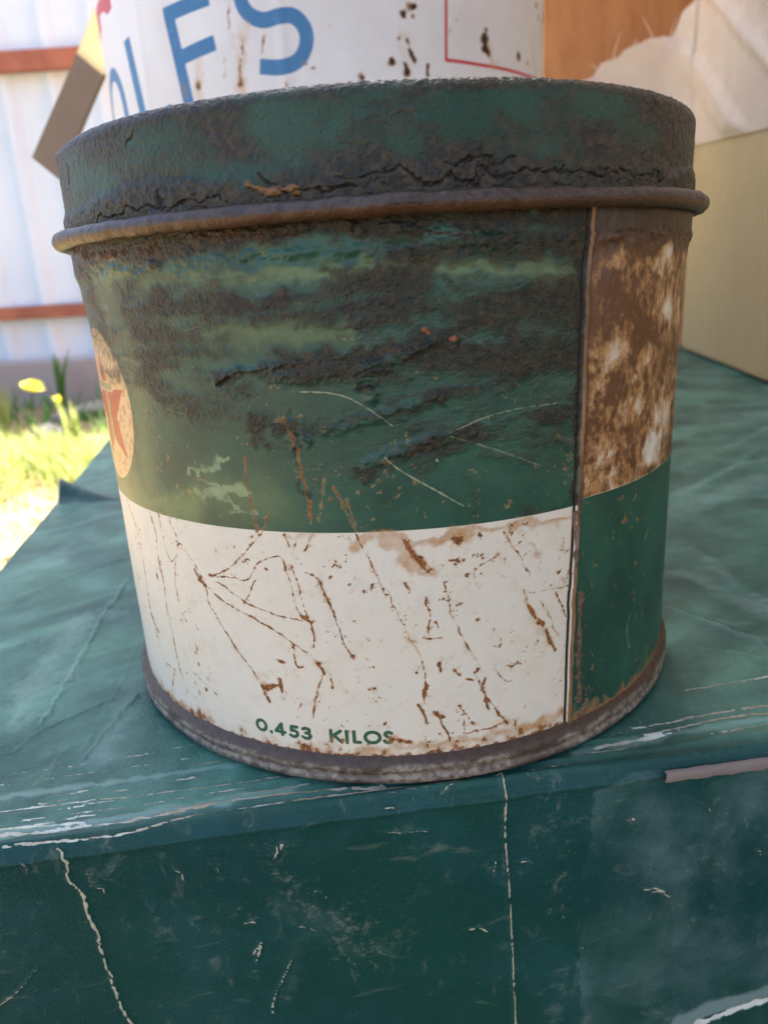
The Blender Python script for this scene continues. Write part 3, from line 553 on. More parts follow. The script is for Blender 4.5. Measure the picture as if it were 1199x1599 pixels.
# the tins press the cover flat: keep it below their feet
Pc = case_pt(UG, WG, HG, np.zeros_like(UG))
wx, wy = Pc[..., 0]+F0[0], Pc[..., 1]+F0[1]
cd = np.where(V < -2, np.minimum(cd-.6, -.12), cd)
ang = np.clip(V/ER, 0, 1)*math.pi/2
nz = np.where(V <= -ER, 1., np.where(V >= ER, 0., np.cos((V+ER)/(2*ER)*math.pi/2)))
nn = np.sqrt(1-nz**2)
Pc = Pc+cd[..., None]*(nz[..., None]*np.array([0, 0, 1])+nn[..., None]*n_e)
def case_mat():
    m = Mat('green_leatherette', spec=.5); at = m.attr
    n1 = m.noise(18, 4, .6); n2 = m.noise(260, 5, .7); n3 = m.noise(1500, 4, .65); n4 = m.noise(60, 5, .65)
    weave = m.vor(1700)
    c = m.mix(m.ss(.3, .7, n1), (.003, .045, .044), (.004, .056, .040))
    c = m.mix(m.mul(m.ss(.45, .7, n4), .5), c, (.014, .075, .080))
    c = m.mix(m.mul(m.ss(.2, .95, m.add(at('pale'), m.mul(m.sub(n4, .5), .8))), .7), c, (.22, .31, .29))
    c = m.mix(m.mul(m.ss(.60, .72, m.add(m.mul(n2, .6), m.mul(n4, .45))), .35), c, (.20, .24, .17))
    kv = m.add(at('crack'), m.add(m.mul(m.sub(n3, .5), .5), m.mul(m.sub(n2, .5), .35)))
    c = m.mix(m.mul(at('dust_sheen'), m.ss(.2, .85, m.add(m.mul(n4, .55), m.mul(n1, .5)))), c, (.17, .40, .29))  # top lightened in colour: thin dust plus painted sky sheen
    s1 = m.noise(420, 4, .7, co=m.co((1, .18, .35)), dist=.8); s2 = m.noise(300, 4, .7, co=m.co((.3, 1, 1)), dist=1.2)
    c = m.mix(m.mul(m.ss(.60, .74, m.math('MAXIMUM', s1, s2)), .22), c, (.26, .28, .20))
    c = m.mix(m.mul(m.ss(.60, .72, m.add(m.mul(m.noise(900, 3, .8), .62), m.add(m.mul(n2, .35), m.mul(at('speck'), .13)))), .34), c, (.26, .27, .19))
    c = m.mix(m.ss(.5, .68, kv), c, (.50, .46, .32))
    sv_ = m.add(at('scuff'), m.add(m.mul(m.sub(n2, .5), 1.1), m.mul(m.sub(n3, .5), .6)))
    c = m.mix(m.ss(.52, .70, sv_), c, m.mix(m.ss(.4, .6, n4), (.62, .66, .58), (.36, .30, .20)))
    m.base(c); m.rough(m.fmix(m.ss(.5, .7, sv_), m.add(.2, m.mul(n2, .24)), .8))
    m.b.inputs['Specular IOR Level'].default_value = .24
    m.bump(m.add(m.mul(m.noise(2600, 3), .8), m.add(m.mul(n2, 1.1), m.mul(m.ss(.5, .7, sv_), .8))), .00025, .8); return m.m
M_CASE = case_mat()
cov = link('cover', grid_mesh('cover', Pc, dict(scuff=scuff, crack=crk, pale=pale, speck=spk, dust_sheen=sstep(1, -6, V)*np.clip(.62+.55*fbm(UG/28, V/20, 220, 4)+.35*fbm(UG/9+V/6, V/26, 221, 4), 0, 1))), M_CASE, case)
# sides and back
def cp(u_, w_, z_): return tuple(u_*e1+w_*e2+np.array([0, 0, z_]))
t_ = 1.2
M_SIDE = Mat('case_side_board', .5); M_SIDE.base(M_SIDE.mix(M_SIDE.ss(.4, .6, M_SIDE.noise(40, 5)), (.012, .08, .07), (.03, .12, .10))); M_SIDE.bump(M_SIDE.noise(900), .0002)
def wallq(name, a, b, ins):
    vs = [cp(a[0], a[1], -.9), cp(b[0], b[1], -.9), cp(b[0], b[1], -HB), cp(a[0], a[1], -HB)]
    vs += [tuple(np.array(v)+ins) for v in vs]
    fs = [(0,1,2,3),(7,6,5,4),(0,4,5,1),(1,5,6,2),(2,6,7,3),(3,7,4,0)]
    return link(name, py_mesh(name, vs, fs), M_SIDE.m, case)
wallq('side_panel', (.2, 3), (.2, DB), e1*3); wallq('side_panel', (WB-.2, 3), (WB-.2, DB), -e1*3); wallq('rear_panel', (4, DB-.2), (WB-4, DB-.2), -e2*3)
# raised pucker of the cover on the left edge
fp = [on_z((45, 800)), on_z((105, 760)), on_z((165, 790)), on_z((192, 780))]
M_FOLD = M_CASE
ua, wa = 0, 0
def uvw(p):
    q = on_z(p)-F0; A = np.array([[e1[0], e2[0]], [e1[1], e2[1]]]); return np.linalg.solve(A, q[:2])
a0 = uvw((98, 776)); a1 = uvw((196, 778))
nF, kF = 60, 16; PF = np.zeros((kF, nF, 3))
for i in range(nF):
    t = i/(nF-1); ctr = a0*(1-t)+a1*t; hgt = 7.2*(1-t)**1.4*(1 if t > .0 else 1)+.25; wd = 11*(1-t)+2.0
    for k in range(kF):
        s = k/(kF-1)*2-1
        hh = hgt*math.exp(-(s*1.9-.25*(1-t))**2*1.3)*(1-abs(s)**4)-.9
        PF[k, i] = np.array(cp(max(ctr[0], .0)-.3+0*t, ctr[1]+s*wd, hh+.25*math.sin(i*.7+k)*.2))
link('raised_pucker', grid_mesh('raised_pucker', PF, dict(pale=np.full((kF, nF), .3), crack=np.where(np.arange(nF)[None] < 2, .7, .0)*np.ones((kF, 1)))), M_CASE, case)
# torn strip of brown board hanging at the right of the front edge
def board_mat(name, c1, c2, sc=300, rough=.85):
    m = Mat(name, rough, spec=.25); n = m.noise(sc, 5, .7); n_ = m.noise(sc/8, 4, .6); m.base(m.mix(m.ss(.3, .7, n_), m.mix(m.ss(.35, .65, n), c1, c2), c1)); m.bump(n, .0002, .8); return m
M_STRIP = board_mat('torn_brown_board', (.20, .165, .14), (.28, .23, .20))
sa = case_uv((1018, 1168)); sb = case_uv((1199, 1150)); sL = sa[0]; n_s = 40; PS = np.zeros((6, n_s, 3))
for i in range(n_s):
    uu = sL+36*i/(n_s-1); j = .10*math.sin(i*1.3)+.06*math.sin(i*2.9)
    for k, (o, h) in enumerate([(.2, 1.5), (.75, 1.5), (.95, 1.7), (.9, 3.0+j), (.75, 3.15+j), (.1, 3.1)]):
        PS[k, i] = uu*e1+(o+.03*math.sin(i*.8+k))*n_e-np.array([0, 0, h-(.35*j if k < 3 else 0)])
link('torn_strip', grid_mesh('torn_strip', PS, smooth=False), M_STRIP.m, case)

# ================================================================== WHITE DRUM behind
RW = 82.3
def tangent_dirs(px):
    o, v = ray(px); return math.atan2(v[0], v[1])
aL, aR = tangent_dirs((157, 60)), tangent_dirs((848, 60)); mid, hf = (aL+aR)/2, (aR-aL)/2
dW = RW/math.sin(hf); WX, WY = dW*math.sin(mid), -DC+dW*math.cos(mid)
drum = tag(empty('white_drum', (WX, WY, 0)), 'large white paint tin with blue letters and a red line behind the grease tin', 'drum')
DP = lambda p: on_cyl(p, WX, WY, RW)
thd = np.linspace(-math.radians(80), math.radians(80), 760); zd = np.concatenate([np.linspace(2, 85, 20), np.linspace(85, 150, 230)[1:], np.linspace(150, 192, 16)[1:]])
TD, ZD = np.meshgrid(thd+0, zd); SD = TD*RW
blue = np.full(SD.shape, -3.); redl = np.full(SD.shape, -3.); drust = np.zeros_like(SD); dstain = np.zeros_like(SD)
def dl(A, pts, w_, smooth=True, Z=(0, 0, 1)):
    q = [DP((Z[0]+x/Z[2], Z[1]+y/Z[2])) for x, y in pts]
    if smooth and len(q) > 2: q = curve(q, 6)
    p = np.array(q); lo, hi = p.min(0)-w_-3, p.max(0)+w_+3
    i0, i1 = np.searchsorted(SD[0], [lo[0], hi[0]]); j0, j1 = np.searchsorted(zd, [lo[1], hi[1]])
    # flat ended strokes: cut the round caps off
    X, Y = SD[j0:j1, i0:i1], ZD[j0:j1, i0:i1]; d = w_-segdist(X, Y, q)
    for (a, b) in ((q[0], q[1]), (q[-1], q[-2])):
        L = math.hypot(b[0]-a[0], b[1]-a[1])+1e-9; al = ((X-a[0])*(b[0]-a[0])+(Y-a[1])*(b[1]-a[1]))/L
        near = np.hypot(X-a[0], Y-a[1]) < w_*1.5
        d = np.where(near, np.minimum(d, al), d)
    A[j0:j1, i0:i1] = np.maximum(A[j0:j1, i0:i1], d)
LW = 2.05
Z1 = (0, 0, 2)
dl(blue, [(800,-90),(755,-50),(752,0),(775,42),(820,63),(870,52),(915,50),(950,85),(957,135),(935,185),(885,210),(812,208)], LW, True, Z1)
dl(blue, [(523,32),(590,325),(630,470)], LW, False, Z1); dl(blue, [(512,50),(652,-8)], LW, False, Z1); dl(blue, [(565,180),(672,133)], LW, False, Z1)
dl(blue, [(396,122),(448,352),(480,480)], LW, False, Z1); dl(blue, [(470,394),(541,346)], LW, False, Z1)
oc = DP((176, 160)); 
ot = DP((171, 112))
cO = (DP((197, 170))[0]-9.5, DP((197, 172))[1]-2.)
for k in range(1): 
    q = [(cO[0]+9.5*math.cos(a), cO[1]+14.5*math.sin(a)) for a in np.linspace(-math.pi, math.pi, 40)]
    X, Y = SD, ZD; msk = (X[0] < cO[0]+14); i1 = msk.sum(); blue[:, :i1] = np.maximum(blue[:, :i1], LW-segdist(X[:, :i1], Y[:, :i1], q))
dl(redl, [(696,-60),(696,94),(760,103),(818,117),(838,124)], .48, False)
dl(redl, [(200,-30),(180,2),(168,22),(160,48),(157,62)], .45, True)
rp = [DP(p) for p in [(184,-40),(172,0),(163,20),(158,36)]]; rp = curve(rp, 5); rp += [(rp[-1][0]-9, rp[-1][1]-6), (rp[-1][0]-34, rp[-1][1]-2), (rp[-1][0]-34, rp[0][1])]
redl = np.maximum(redl, np.where(poly_in(SD, ZD, rp), .5, -3))
def ds(A, pts, w_, a, warp=.5, seed=1):
    q = [DP(p) for p in pts]; q = q if len(q) > 1 else q*2; soft(SD, ZD, A, q, w_, a, warp, seed)
for i, (p, w_, a) in enumerate([([(648,10)],1.6,1.3),([(630,22)],1.0,1.1),([(645,25)],.8,.9),([(632,98),(636,112)],1.1,1.2),([(612,96)],1.3,1.2),([(640,80),(648,95)],.8,1.1),([(624,60)],.8,.95),([(757,62)],1.9,1.25),([(757,75),(762,82)],1.,1.1),([(758,45)],.6,1.),([(809,88)],1.2,.95),([(823,98)],.9,.9),
   ([(668,100),(668,118)],.5,.95),([(848,30),(848,60)],2.2,1.2),([(836,0),(840,30)],1.,.9),([(636,60),(640,75)],.5,.9),([(565,122)],1.,.9),([(375,95),(376,130)],.9,.72),([(380,60),(378,85)],.7,.7),([(413,55),(411,80)],.6,.68),([(310,135)],1.1,.8),([(357,5),(359,45)],.4,.7),([(515,42)],.7,.6),([(488,105)],.7,.7),([(413,130)],.6,.7),([(447,130),(449,140)],.6,.72),([(350,90),(352,120)],.7,.55),([(430,160)],1,.6),([(285,128),(290,150)],.7,.68),([(730,0),(700,50)],.6,.4),([(480,98),(470,100)],.5,.6)]): ds(drust, p, w_*1.15, a, .6, i*3)
for p, w_, a in [([(375,50),(375,140)],5,.55),([(410,40),(410,80)],4,.4),([(632,60),(632,115)],4.5,.55),([(757,30),(762,95)],4.,.5),([(310,100),(312,150)],3,.5),([(445,90),(448,140)],3,.3),([(830,60),(835,110)],5,.5),([(300,200),(160,80)],4,.1),([(510,30),(512,90)],3,.15)]: ds(dstain, p, w_, a, 1.2, 5)
dd = .25*fbm(TD*6, ZD/90, 301, 2)+.35*np.exp(-((TD+.10)/.02)**2)+.25*np.exp(-((TD+.72)/.02)**2)+.04*fbm(SD/3, ZD/4, 303, 3)-.15*sstep(.5, 1, drust)
# hoops
for zh in (150+26,):
    dd += 1.3*np.exp(-((ZD-zh)/2.0)**2)
Rd = RW+dd
def drum_mat():
    m = Mat('drum_white_paint', .38); at = m.attr; n1 = m.noise(30, 5, .6); n2 = m.noise(420, 5, .7); n3 = m.noise(160, 5, .7, co=m.co((1, 1, .35)))
    c = m.mix(m.ss(.35, .7, n1), (.70, .70, .69), (.63, .62, .60))
    c = m.mix(m.ss(-.12, .12, at('blue')), c, m.mix(m.ss(.5, .72, n2), (.035, .15, .32), (.06, .19, .36)))
    c = m.mix(m.ss(-.1, .1, at('redline')), c, (.50, .025, .035))
    c = m.mix(m.mul(m.ss(.45, .9, m.add(at('stain'), m.mul(m.sub(n3, .42), 1.4))), .8), c, (.52, .33, .15))
    rv = m.add(at('rust'), m.mul(m.sub(n2, .5), 1.0)); rm = m.ss(.52, .78, rv)
    c = m.mix(m.mul(m.ss(.3, .6, rv), .55), c, (.38, .20, .07)); c = m.mix(rm, c, m.mix(m.ss(.7, 1.0, rv), (.16, .07, .022), (.030, .018, .010)))
    m.base(c); m.rough(m.fmix(rm, .36, .85)); m.bump(m.add(n2, m.mul(rm, -1.)), .0003, .35); return m.m
M_DRUM = drum_mat(); off2 = np.array([WX, WY, 0])
link('shell', grid_mesh('shell', np.stack([Rd*np.sin(TD), -Rd*np.cos(TD), ZD], -1), dict(blue=blue, redline=redl, rust=drust, stain=dstain)), M_DRUM, drum)
tdb = np.linspace(math.radians(80), 2*math.pi-math.radians(80), 80); TDB, ZDB = np.meshgrid(tdb, zd); RDB = RW+.0*TDB+1.3*np.exp(-((ZDB-176)/2.0)**2)
RDB[:, 0] = Rd[:, -1]; RDB[:, -1] = Rd[:, 0]
link('shell_rear', grid_mesh('shell_rear', np.stack([RDB*np.sin(TDB), -RDB*np.cos(TDB), ZDB], -1), dict(blue=np.full(TDB.shape, -3.), redline=np.full(TDB.shape, -3.))), M_DRUM, drum)
def lathe(name, pf_, mat, parent, n=120):
    t = np.linspace(0, 2*math.pi, n, endpoint=False); T, A_ = np.meshgrid(t, [a for a, b in pf_]); _, B_ = np.meshgrid(t, [b for a, b in pf_])
    return link(name, grid_mesh(name, np.stack([A_*np.cos(T), A_*np.sin(T), B_], -1), wrap_u=True, flip=False), mat, parent)
lathe('top_rim', curve([(RW-.5,190.5),(RW+1.6,192),(RW+2,194),(RW+1,196),(RW-1,196),(RW-2,193),(RW-6,191),(RW-30,190),(1,190)], 3), M_RIM, drum)
lathe('foot_rim', curve([(1,2.5),(RW-4,2.5),(RW-2,.1),(RW+.8,.1),(RW+1.8,1.6),(RW+1.4,3),(RW-.3,3.6)], 3), M_RIM, drum)

# ================================================================== TAN BOX on the right, with torn cream wrapping
fa, fb = on_z((1199, 600)), on_z((1065, 545)); fd = fb-fa; fd /= np.linalg.norm(fd); fn = np.array([-fd[1], fd[0], 0])      # face direction (away from us), outward normal (left)
if fn[0] > 0: fn = -fn
near = fa-fd*330; far = at_plane((1061, 543), fa, fn); far[2] = 0
LB = float(np.dot(far-near, fd)); TH_B, HTB = 150., 430.
carton = tag(empty('tan_board_box', tuple(near)), 'tall tan board box on the right of the green case, its cream wrapping torn', 'box')
def tb_pt(l, o, z): return l*fd+o*fn+np.array([0, 0, z])
M_TAN = board_mat('tan_board', (.62, .42, .19), (.68, .48, .24), 500, .8)
vs = [tb_pt(0,0,0), tb_pt(LB,0,0), tb_pt(LB,-TH_B,0), tb_pt(0,-TH_B,0)]; vs += [v+np.array([0, 0, HTB]) for v in vs]
me = py_mesh('board_shell', vs, [(0,1,2,3),(4,5,6,7),(0,1,5,4),(1,2,6,5),(2,3,7,6),(3,0,4,7)])
bm = bmesh.new(); bm.from_mesh(me); bmesh.ops.bevel(bm, geom=bm.edges[:], offset=.0022, segments=3, affect='EDGES'); bm.to_mesh(me); bm.free()
link('board_shell', me, M_TAN.m, carton)
# wrapping: lies on the face above a slanting line, runs past the far corner as a torn free flap
bl0 = at_plane((1199, 200), fa, fn); bl1 = at_plane((1090, 226), fa, fn)
l0, l1 = float(np.dot(bl0-near, fd)), float(np.dot(bl1-near, fd)); z0, z1 = bl0[2], bl1[2]
far_c = near+LB*fd
flap_dir = np.array([-.93, .36, 0]); flap_dir /= np.linalg.norm(flap_dir); flap_n = np.cross(flap_dir, [0, 0, 1]); flap_n = flap_n if flap_n[1] < 0 else -flap_n
a0_, a1_ = math.atan2(fd[1], fd[0]), math.atan2(flap_dir[1], flap_dir[0]); ARC = 34.
def arc_pt(e):
    n_, p_, a_ = 40, np.zeros(3), a0_
    for i_ in range(n_):
        ee = e*(i_+.5)/n_; a_ = a0_+(a1_-a0_)*min(1, ee/ARC); p_ = p_+e/n_*np.array([math.cos(a_), math.sin(a_), 0])
    a_ = a0_+(a1_-a0_)*min(1, e/ARC); return p_, np.array([math.cos(a_+math.pi/2), math.sin(a_+math.pi/2), 0])
arc_end, _ = arc_pt(ARC)
torn = [(800,190),(925,122),(938,100),(945,98),(962,92),(975,80),(990,72),(1000,70),(1015,62),(1035,58),(1048,60),(1058,40),(1065,20),(1085,2),(1110,-12),(1150,-30),(1199,-60)]
tornz = []
for p in torn:
    q = at_plane(p, far_c+arc_end, flap_n); tornz.append((ARC+float(np.dot(q-far_c-arc_end, flap_dir)), q[2]))
nW, nH = 420, 150
PW = np.zeros((nH, nW, 3)); uS = np.linspace(0, 1, nW)
l_line = lambda l: z0+(z1-z0)*(l-l0)/(l1-l0)
t_sorted = sorted(tornz); tx = [a for a, b in t_sorted]; tz_ = [b for a, b in t_sorted]
flapL = 92
rs = np.random.RandomState(4)
def torn_z(b):
    best = None
    for z in np.linspace(90, 420, 331):
        d_ = np.array([b[0], b[1], z])-EYE; zc = np.dot(d_, FW); x_ = 599.5+F*np.dot(d_, RT)/zc; y_ = 799.5-F*np.dot(d_, UP)/zc
        if y_ <= np.interp(x_, [a for a, c in torn], [c for a, c in torn]): return z
    return 420.
M_WR = Mat('cream_wrapping', .75, spec=.3); _n = M_WR.noise(55, 5, .6); M_WR.base(M_WR.mix(M_WR.ss(.35, .7, _n), (.78, .58, .40), (.74, .52, .37)))
M_WR.bump(M_WR.add(M_WR.mul(M_WR.noise(700, 4), .3), M_WR.mul(M_WR.noise(35, 2, .5, co=M_WR.co((1, 1, 3.)), dist=.4), 4.)), .0004, .5)
M_WR.b.inputs['Subsurface Weight'].default_value = 0
for i, uu in enumerate(uS):
    Ltot = LB+flapL; l = Ltot*uu
    if l <= LB:
        base = l*fd+fn*.9; bot = l_line(l); top = HTB-4
        nrm = fn
    else:
        e = l-LB; ap, an = arc_pt(e); base = LB*fd+fn*.9+ap; bot = l_line(LB)-e*.5; nrm = an if np.dot(an, fn) > -.2 else -an
        top = torn_z(near+base)+.5*math.sin(e*1.9)+.35*math.sin(e*4.3+1)+rs.uniform(-.35, .35)
        if e < 3: top = top*(e/3)+(HTB-4)*(1-e/3) if False else top
        bot = min(bot, top-1)
    for k in range(nH):
        t = k/(nH-1); z = bot+(top-bot)*t
        wv = (z-.55*l)
        fold = 2.6*max(0, math.sin(wv*.13+.4))**4+2.2*max(0, math.sin(wv*.071+2.2))**6+.5*math.sin(l*.05+z*.03)+.5
        fold *= min(1, (z-bot)/6+.15)
        PW[k, i] = base+nrm*fold+np.array([0, 0, z])
link('torn_wrapping', grid_mesh('torn_wrapping', PW), M_WR.m, carton)
# frayed threads on the torn edge
for p in [[(957,92),(962,70),(972,45)],[(1020,60),(1010,40),(1003,25)],[(1045,58),(1052,38),(1058,25)],[(990,72),(993,62),(995,66)],[(930,108),(925,100),(922,104)]]:
    q = [at_plane(x, far_c+arc_end, flap_n)-near for x in p]; q = curve(q, 5)
    vs, fs = [], []
    for i, c in enumerate(q):
        r_ = .4*(1-i/len(q))+.12
        for k in range(5): a = k*2*math.pi/5; vs.append(np.array(c)+r_*(math.cos(a)*flap_dir+math.sin(a)*flap_n*.6))
    for i in range(len(q)-1):
        for k in range(5): fs.append((i*5+k, i*5+(k+1) % 5, (i+1)*5+(k+1) % 5, (i+1)*5+k))
    link('frayed_thread', py_mesh('frayed_thread', vs, fs, True), M_WR.m, carton)

# ================================================================== BROWN CARTON behind the drum, flap hanging out at the left
CY = WY+RW+25
brown = tag(empty('brown_carton', (WX, CY, 0)), 'open brown cardboard carton behind the white tin, its flap hanging out left', 'box')
M_BR = board_mat('brown_cardboard', (.27, .20, .145), (.30, .23, .165), 400, .85)
M_SUNLIT = board_mat('sunlit_cardboard_tint', (.78, .70, .48), (.82, .74, .54), 400, .8)  # pale tint and translucency paint sunlight onto the bent flap
_t = M_SUNLIT.n.new('ShaderNodeBsdfTranslucent'); _t.inputs[0].default_value = (.8, .72, .5, 1); _x = M_SUNLIT.n.new('ShaderNodeMixShader'); _x.inputs[0].default_value = .45
M_SUNLIT.l.new(M_SUNLIT.b.outputs[0], _x.inputs[1]); M_SUNLIT.l.new(_t.outputs[0], _x.inputs[2]); M_SUNLIT.l.new(_x.outputs[0], M_SUNLIT.n['Material Output'].inputs[0])
def slab(name, quad, tvec, mat, parent, org):
    q = [np.array(v, float)-org for v in quad]; vs = q+[v+np.array(tvec) for v in q]
    me = py_mesh(name, vs, [(0,1,2,3),(4,5,6,7),(0,1,5,4),(1,2,6,5),(2,3,7,6),(3,0,4,7)])
    return link(name, me, mat, parent)
o3 = np.array([WX, CY, 0])
x0, x1, y0, y1, hC = WX-62, WX+70, CY, CY+110, 215
for q, tv in [([(x0,y0,.2),(x1,y0,.2),(x1,y0,hC),(x0,y0,hC)], (0,3,0)), ([(x0,y1,.2),(x1,y1,.2),(x1,y1,hC),(x0,y1,hC)], (0,-3,0)), ([(x0,y0+3.1,.2),(x0,y1-3.1,.2),(x0,y1-3.1,hC),(x0,y0+3.1,hC)], (3,0,0)), ([(x1,y0+3.1,.2),(x1,y1-3.1,.2),(x1,y1-3.1,hC),(x1,y0+3.1,hC)], (-3,0,0)), ([(x0+3.1,y0+3.1,.2),(x1-3.1,y0+3.1,.2),(x1-3.1,y1-3.1,.2),(x0+3.1,y1-3.1,.2)], (0,0,3))]:
    slab('side_wall', q, tv, M_BR.m, brown, o3)
yf = y0+6
c0, c1 = at_y((120, 84), yf), at_y((161, 118), yf+2); d0, d1 = at_y((50, 246), yf-14), at_y((92, 280), yf-12)
slab('hanging_flap', [c0, c1, d1, d0], (1.2, 3.2, 1.2), M_BR.m, brown, o3)
t0, t1 = np.array([x0-1, y0+4, hC]), np.array([x0-1, y0+40, hC-4])
g0 = at_y((164, -30), yf+4)
slab('bent_flap', [c0+np.array([0,.3,.2]), c1+np.array([0,.3,.2]), np.array([x0, yf+6, g0[2]-18]), g0], (.8, 3.0, 1.4), M_SUNLIT.m, brown, o3)

# ================================================================== PLYWOOD SHEET behind the case
GZ = -HB-1                                       # ground level under the case
PYX, PYY = 148., 560.
ply = tag(empty('plywood_shade_wall', (PYX, PYY, GZ)), 'orange brown plywood wall behind the tins, with an added shading roof', 'plywood wall')
M_PLY = Mat('plywood', .6); _a = M_PLY.noise(9, 5, .6, co=M_PLY.co((3, 1, 1)), dist=1.5); _b = M_PLY.noise(60, 5, .7)
M_PLY.base(M_PLY.mix(M_PLY.ss(.38, .66, M_PLY.add(M_PLY.mul(_a, .8), M_PLY.mul(_b, .2))), (.62, .27, .085), (.50, .18, .055))); M_PLY.bump(_b, .001)
H_P = 1780.
for k in range(3):  # sheets beyond the first are unseen, added to shade the ground in front
    xa, xb = PYX+k*1253, PYX+k*1253+1250
    slab('panel', [(xa,PYY,GZ),(xb,PYY,GZ),(xb,PYY+50,GZ+H_P),(xa,PYY+50,GZ+H_P)], (0, 15, 0), M_PLY.m, ply, np.array([PYX, PYY, GZ]))

M_RF = board_mat('shade_roof_board', (.34, .34, .33), (.26, .26, .25), 40)
# added unseen roof: shades the tins and lets light in from the left
for k in range(3):
    xa = PYX+60+k*1253; slab('added_shade_roof', [(xa,PYY+60,1500),(xa+1250,PYY+60,1500),(xa+1250,-1900,1150),(xa,-1900,1150)], (0, 0, 18), M_RF.m, ply, np.array([PYX, PYY, GZ]))
# ================================================================== CORRUGATED WALL
WLY = 2420.
wallm = tag(empty('corrugated_wall', (0, WLY, GZ)), 'white corrugated metal wall with rust red rails behind the grass', 'wall')
M_SH = Mat('white_sheet_metal', .45); M_SH.base(M_SH.mix(M_SH.ss(.4, .7, M_SH.noise(3, 4)), (.58, .70, .80), (.52, .64, .75))); M_SH.bump(M_SH.noise(8, 2), .004, .3)
M_RL = Mat('rust_red_rail', .6); M_RL.base(M_RL.mix(M_RL.ss(.35, .7, M_RL.noise(14, 5)), (.24, .075, .038), (.34, .12, .06)))
WH = 1650.
pitch = 150.; sheet_w = 900
xs0 = -3600
prof_r = [(0,0),(50,0),(62,-16),(88,-16),(100,0),(125,0),(150,0)]
for k in range(8):
    pts = []; x = xs0+k*sheet_w
    for j in range(6):
        for a, b in prof_r[:-1]: pts.append((x+j*pitch+a, b+(-1.5 if k % 2 else 0)))
    pts.append((x+6*pitch+8, -1.5 if k % 2 else 0))
    A_ = np.array([[(px_, d_, z_) for px_, d_ in pts] for z_ in (60, WH)], float)
    o = link('sheet', grid_mesh('sheet', A_, smooth=False), M_SH.m, wallm)
for k, py_ in enumerate(((55, 91), (55, 488))):
    q = at_y(py_, WLY-60); zc_ = q[2]-GZ; hh = 27 if k == 0 else 21
    bm_v = [(xs0, -52, zc_-hh), (xs0, -52, zc_+hh), (xs0, -20, zc_+hh), (xs0, -20, zc_-hh)]
    vs = bm_v+[(v[0]+7200, v[1], v[2]) for v in bm_v]
    link('rail', py_mesh('rail', vs, [(0,1,2,3),(4,5,6,7),(0,1,5,4),(1,2,6,5),(2,3,7,6),(3,0,4,7)]), M_RL.m, wallm)
q = at_y((60, 572), WLY-120); zc_ = q[2]
sill = tag(link('timber_sleeper', py_mesh('timber_sleeper', [(a, b, c) for a in (-2600, 900) for b, c in ((WLY-170, GZ-10), (WLY-172, zc_+14), (WLY-78, zc_+20), (WLY-75, GZ-10))], [(0,1,2,3),(4,5,6,7),(0,1,5,4),(1,2,6,5),(2,3,7,6),(3,0,4,7)]), board_mat('weathered_timber', (.30, .28, .27), (.42, .40, .39), 12).m), 'weathered grey timber lying along the foot of the white wall', 'timber')

# ================================================================== GROUND, stones, grass
def ground_mat():
    m = Mat('dry_soil', .95, spec=.2); n1 = m.noise(3, 5, .6); n2 = m.noise(45, 5, .7)
    c = m.mix(m.ss(.4, .62, n1), (.29, .205, .12), (.20, .15, .085)); c = m.mix(m.ss(.45, .65, n2), c, (.36, .275, .17)); m.base(c); m.bump(n2, .02, 1.); return m.m
gx = np.concatenate([[-60000, -20000, -8000], np.linspace(-4000, 4000, 160), [8000, 20000, 60000]]); GX, GY = np.meshgrid(gx, gx)
GZZ = GZ-1+np.where((np.hypot(GX, GY-200) < 700), 0, 14*fbm(GX/260, GY/260, 401, 4))*(np.hypot(GX, GY) < 6000)
gr = link('ground', grid_mesh('ground', np.stack([GX, GY, GZZ], -1)), ground_mat()); gr['kind'] = 'structure'
def leaf_mat(name, c1, c2, rough=.5, tr=.35):
    m = Mat(name, rough, spec=.3); n = m.noise(6, 3); m.base(m.mix(m.ss(.35, .65, n), c1, c2)); t = m.n.new('ShaderNodeBsdfTranslucent'); t.inputs[0].default_value = (*[min(1, x*1.5) for x in c2], 1)
    mx = m.n.new('ShaderNodeMixShader'); mx.inputs[0].default_value = tr; m.l.new(m.b.outputs[0], mx.inputs[1]); m.l.new(t.outputs[0], mx.inputs[2]); m.l.new(mx.outputs[0], m.n['Material Output'].inputs[0]); return m.m
M_GR = leaf_mat('grass_blades', (.20, .26, .06), (.33, .36, .12)); M_ST = leaf_mat('straw', (.40, .30, .155), (.46, .36, .20), .7, .2); M_WD = leaf_mat('weed_leaves', (.06, .15, .035), (.09, .21, .05))
def blades(name, spots, hmin, hmax, w0, lean, mat, seed, flat=False):
    rg = random.Random(seed); vs, fs = [], []
    for (x, y) in spots:
        h = rg.uniform(hmin, hmax); a = rg.uniform(0, 6.283); ln = rg.uniform(.2, 1)*lean; w_ = w0*rg.uniform(.6, 1.2)
        dx, dy = math.cos(a), math.sin(a); b = len(vs); zt = GZ+rg.uniform(-4, 4)
        for j in range(4):
            t = j/3; ww = w_*(1-t**1.6)+.15; cx_ = x+dx*h*ln*t*t; cy_ = y+dy*h*ln*t*t; cz_ = zt+h*(t-.35*ln*t*t)*(1 if not flat else .25)
            vs += [(cx_-dy*ww, cy_+dx*ww, cz_), (cx_+dy*ww, cy_-dx*ww, cz_+.2)]
        for j in range(3): fs.append((b+2*j, b+2*j+1, b+2*j+3, b+2*j+2))
    me = bpy.data.meshes.new(name); me.from_pydata([(a_*MM, b_*MM, c_*MM) for a_, b_, c_ in vs], [], fs); me.update()
    return link(name, me, mat)
rg = random.Random(11)
def scat(n, f):
    out = []
    while len(out) < n:
        p = f(); 
        if abs(p[0]-100) < 320 and -120 < p[1] < 720: continue
        out.append(p)
    return out
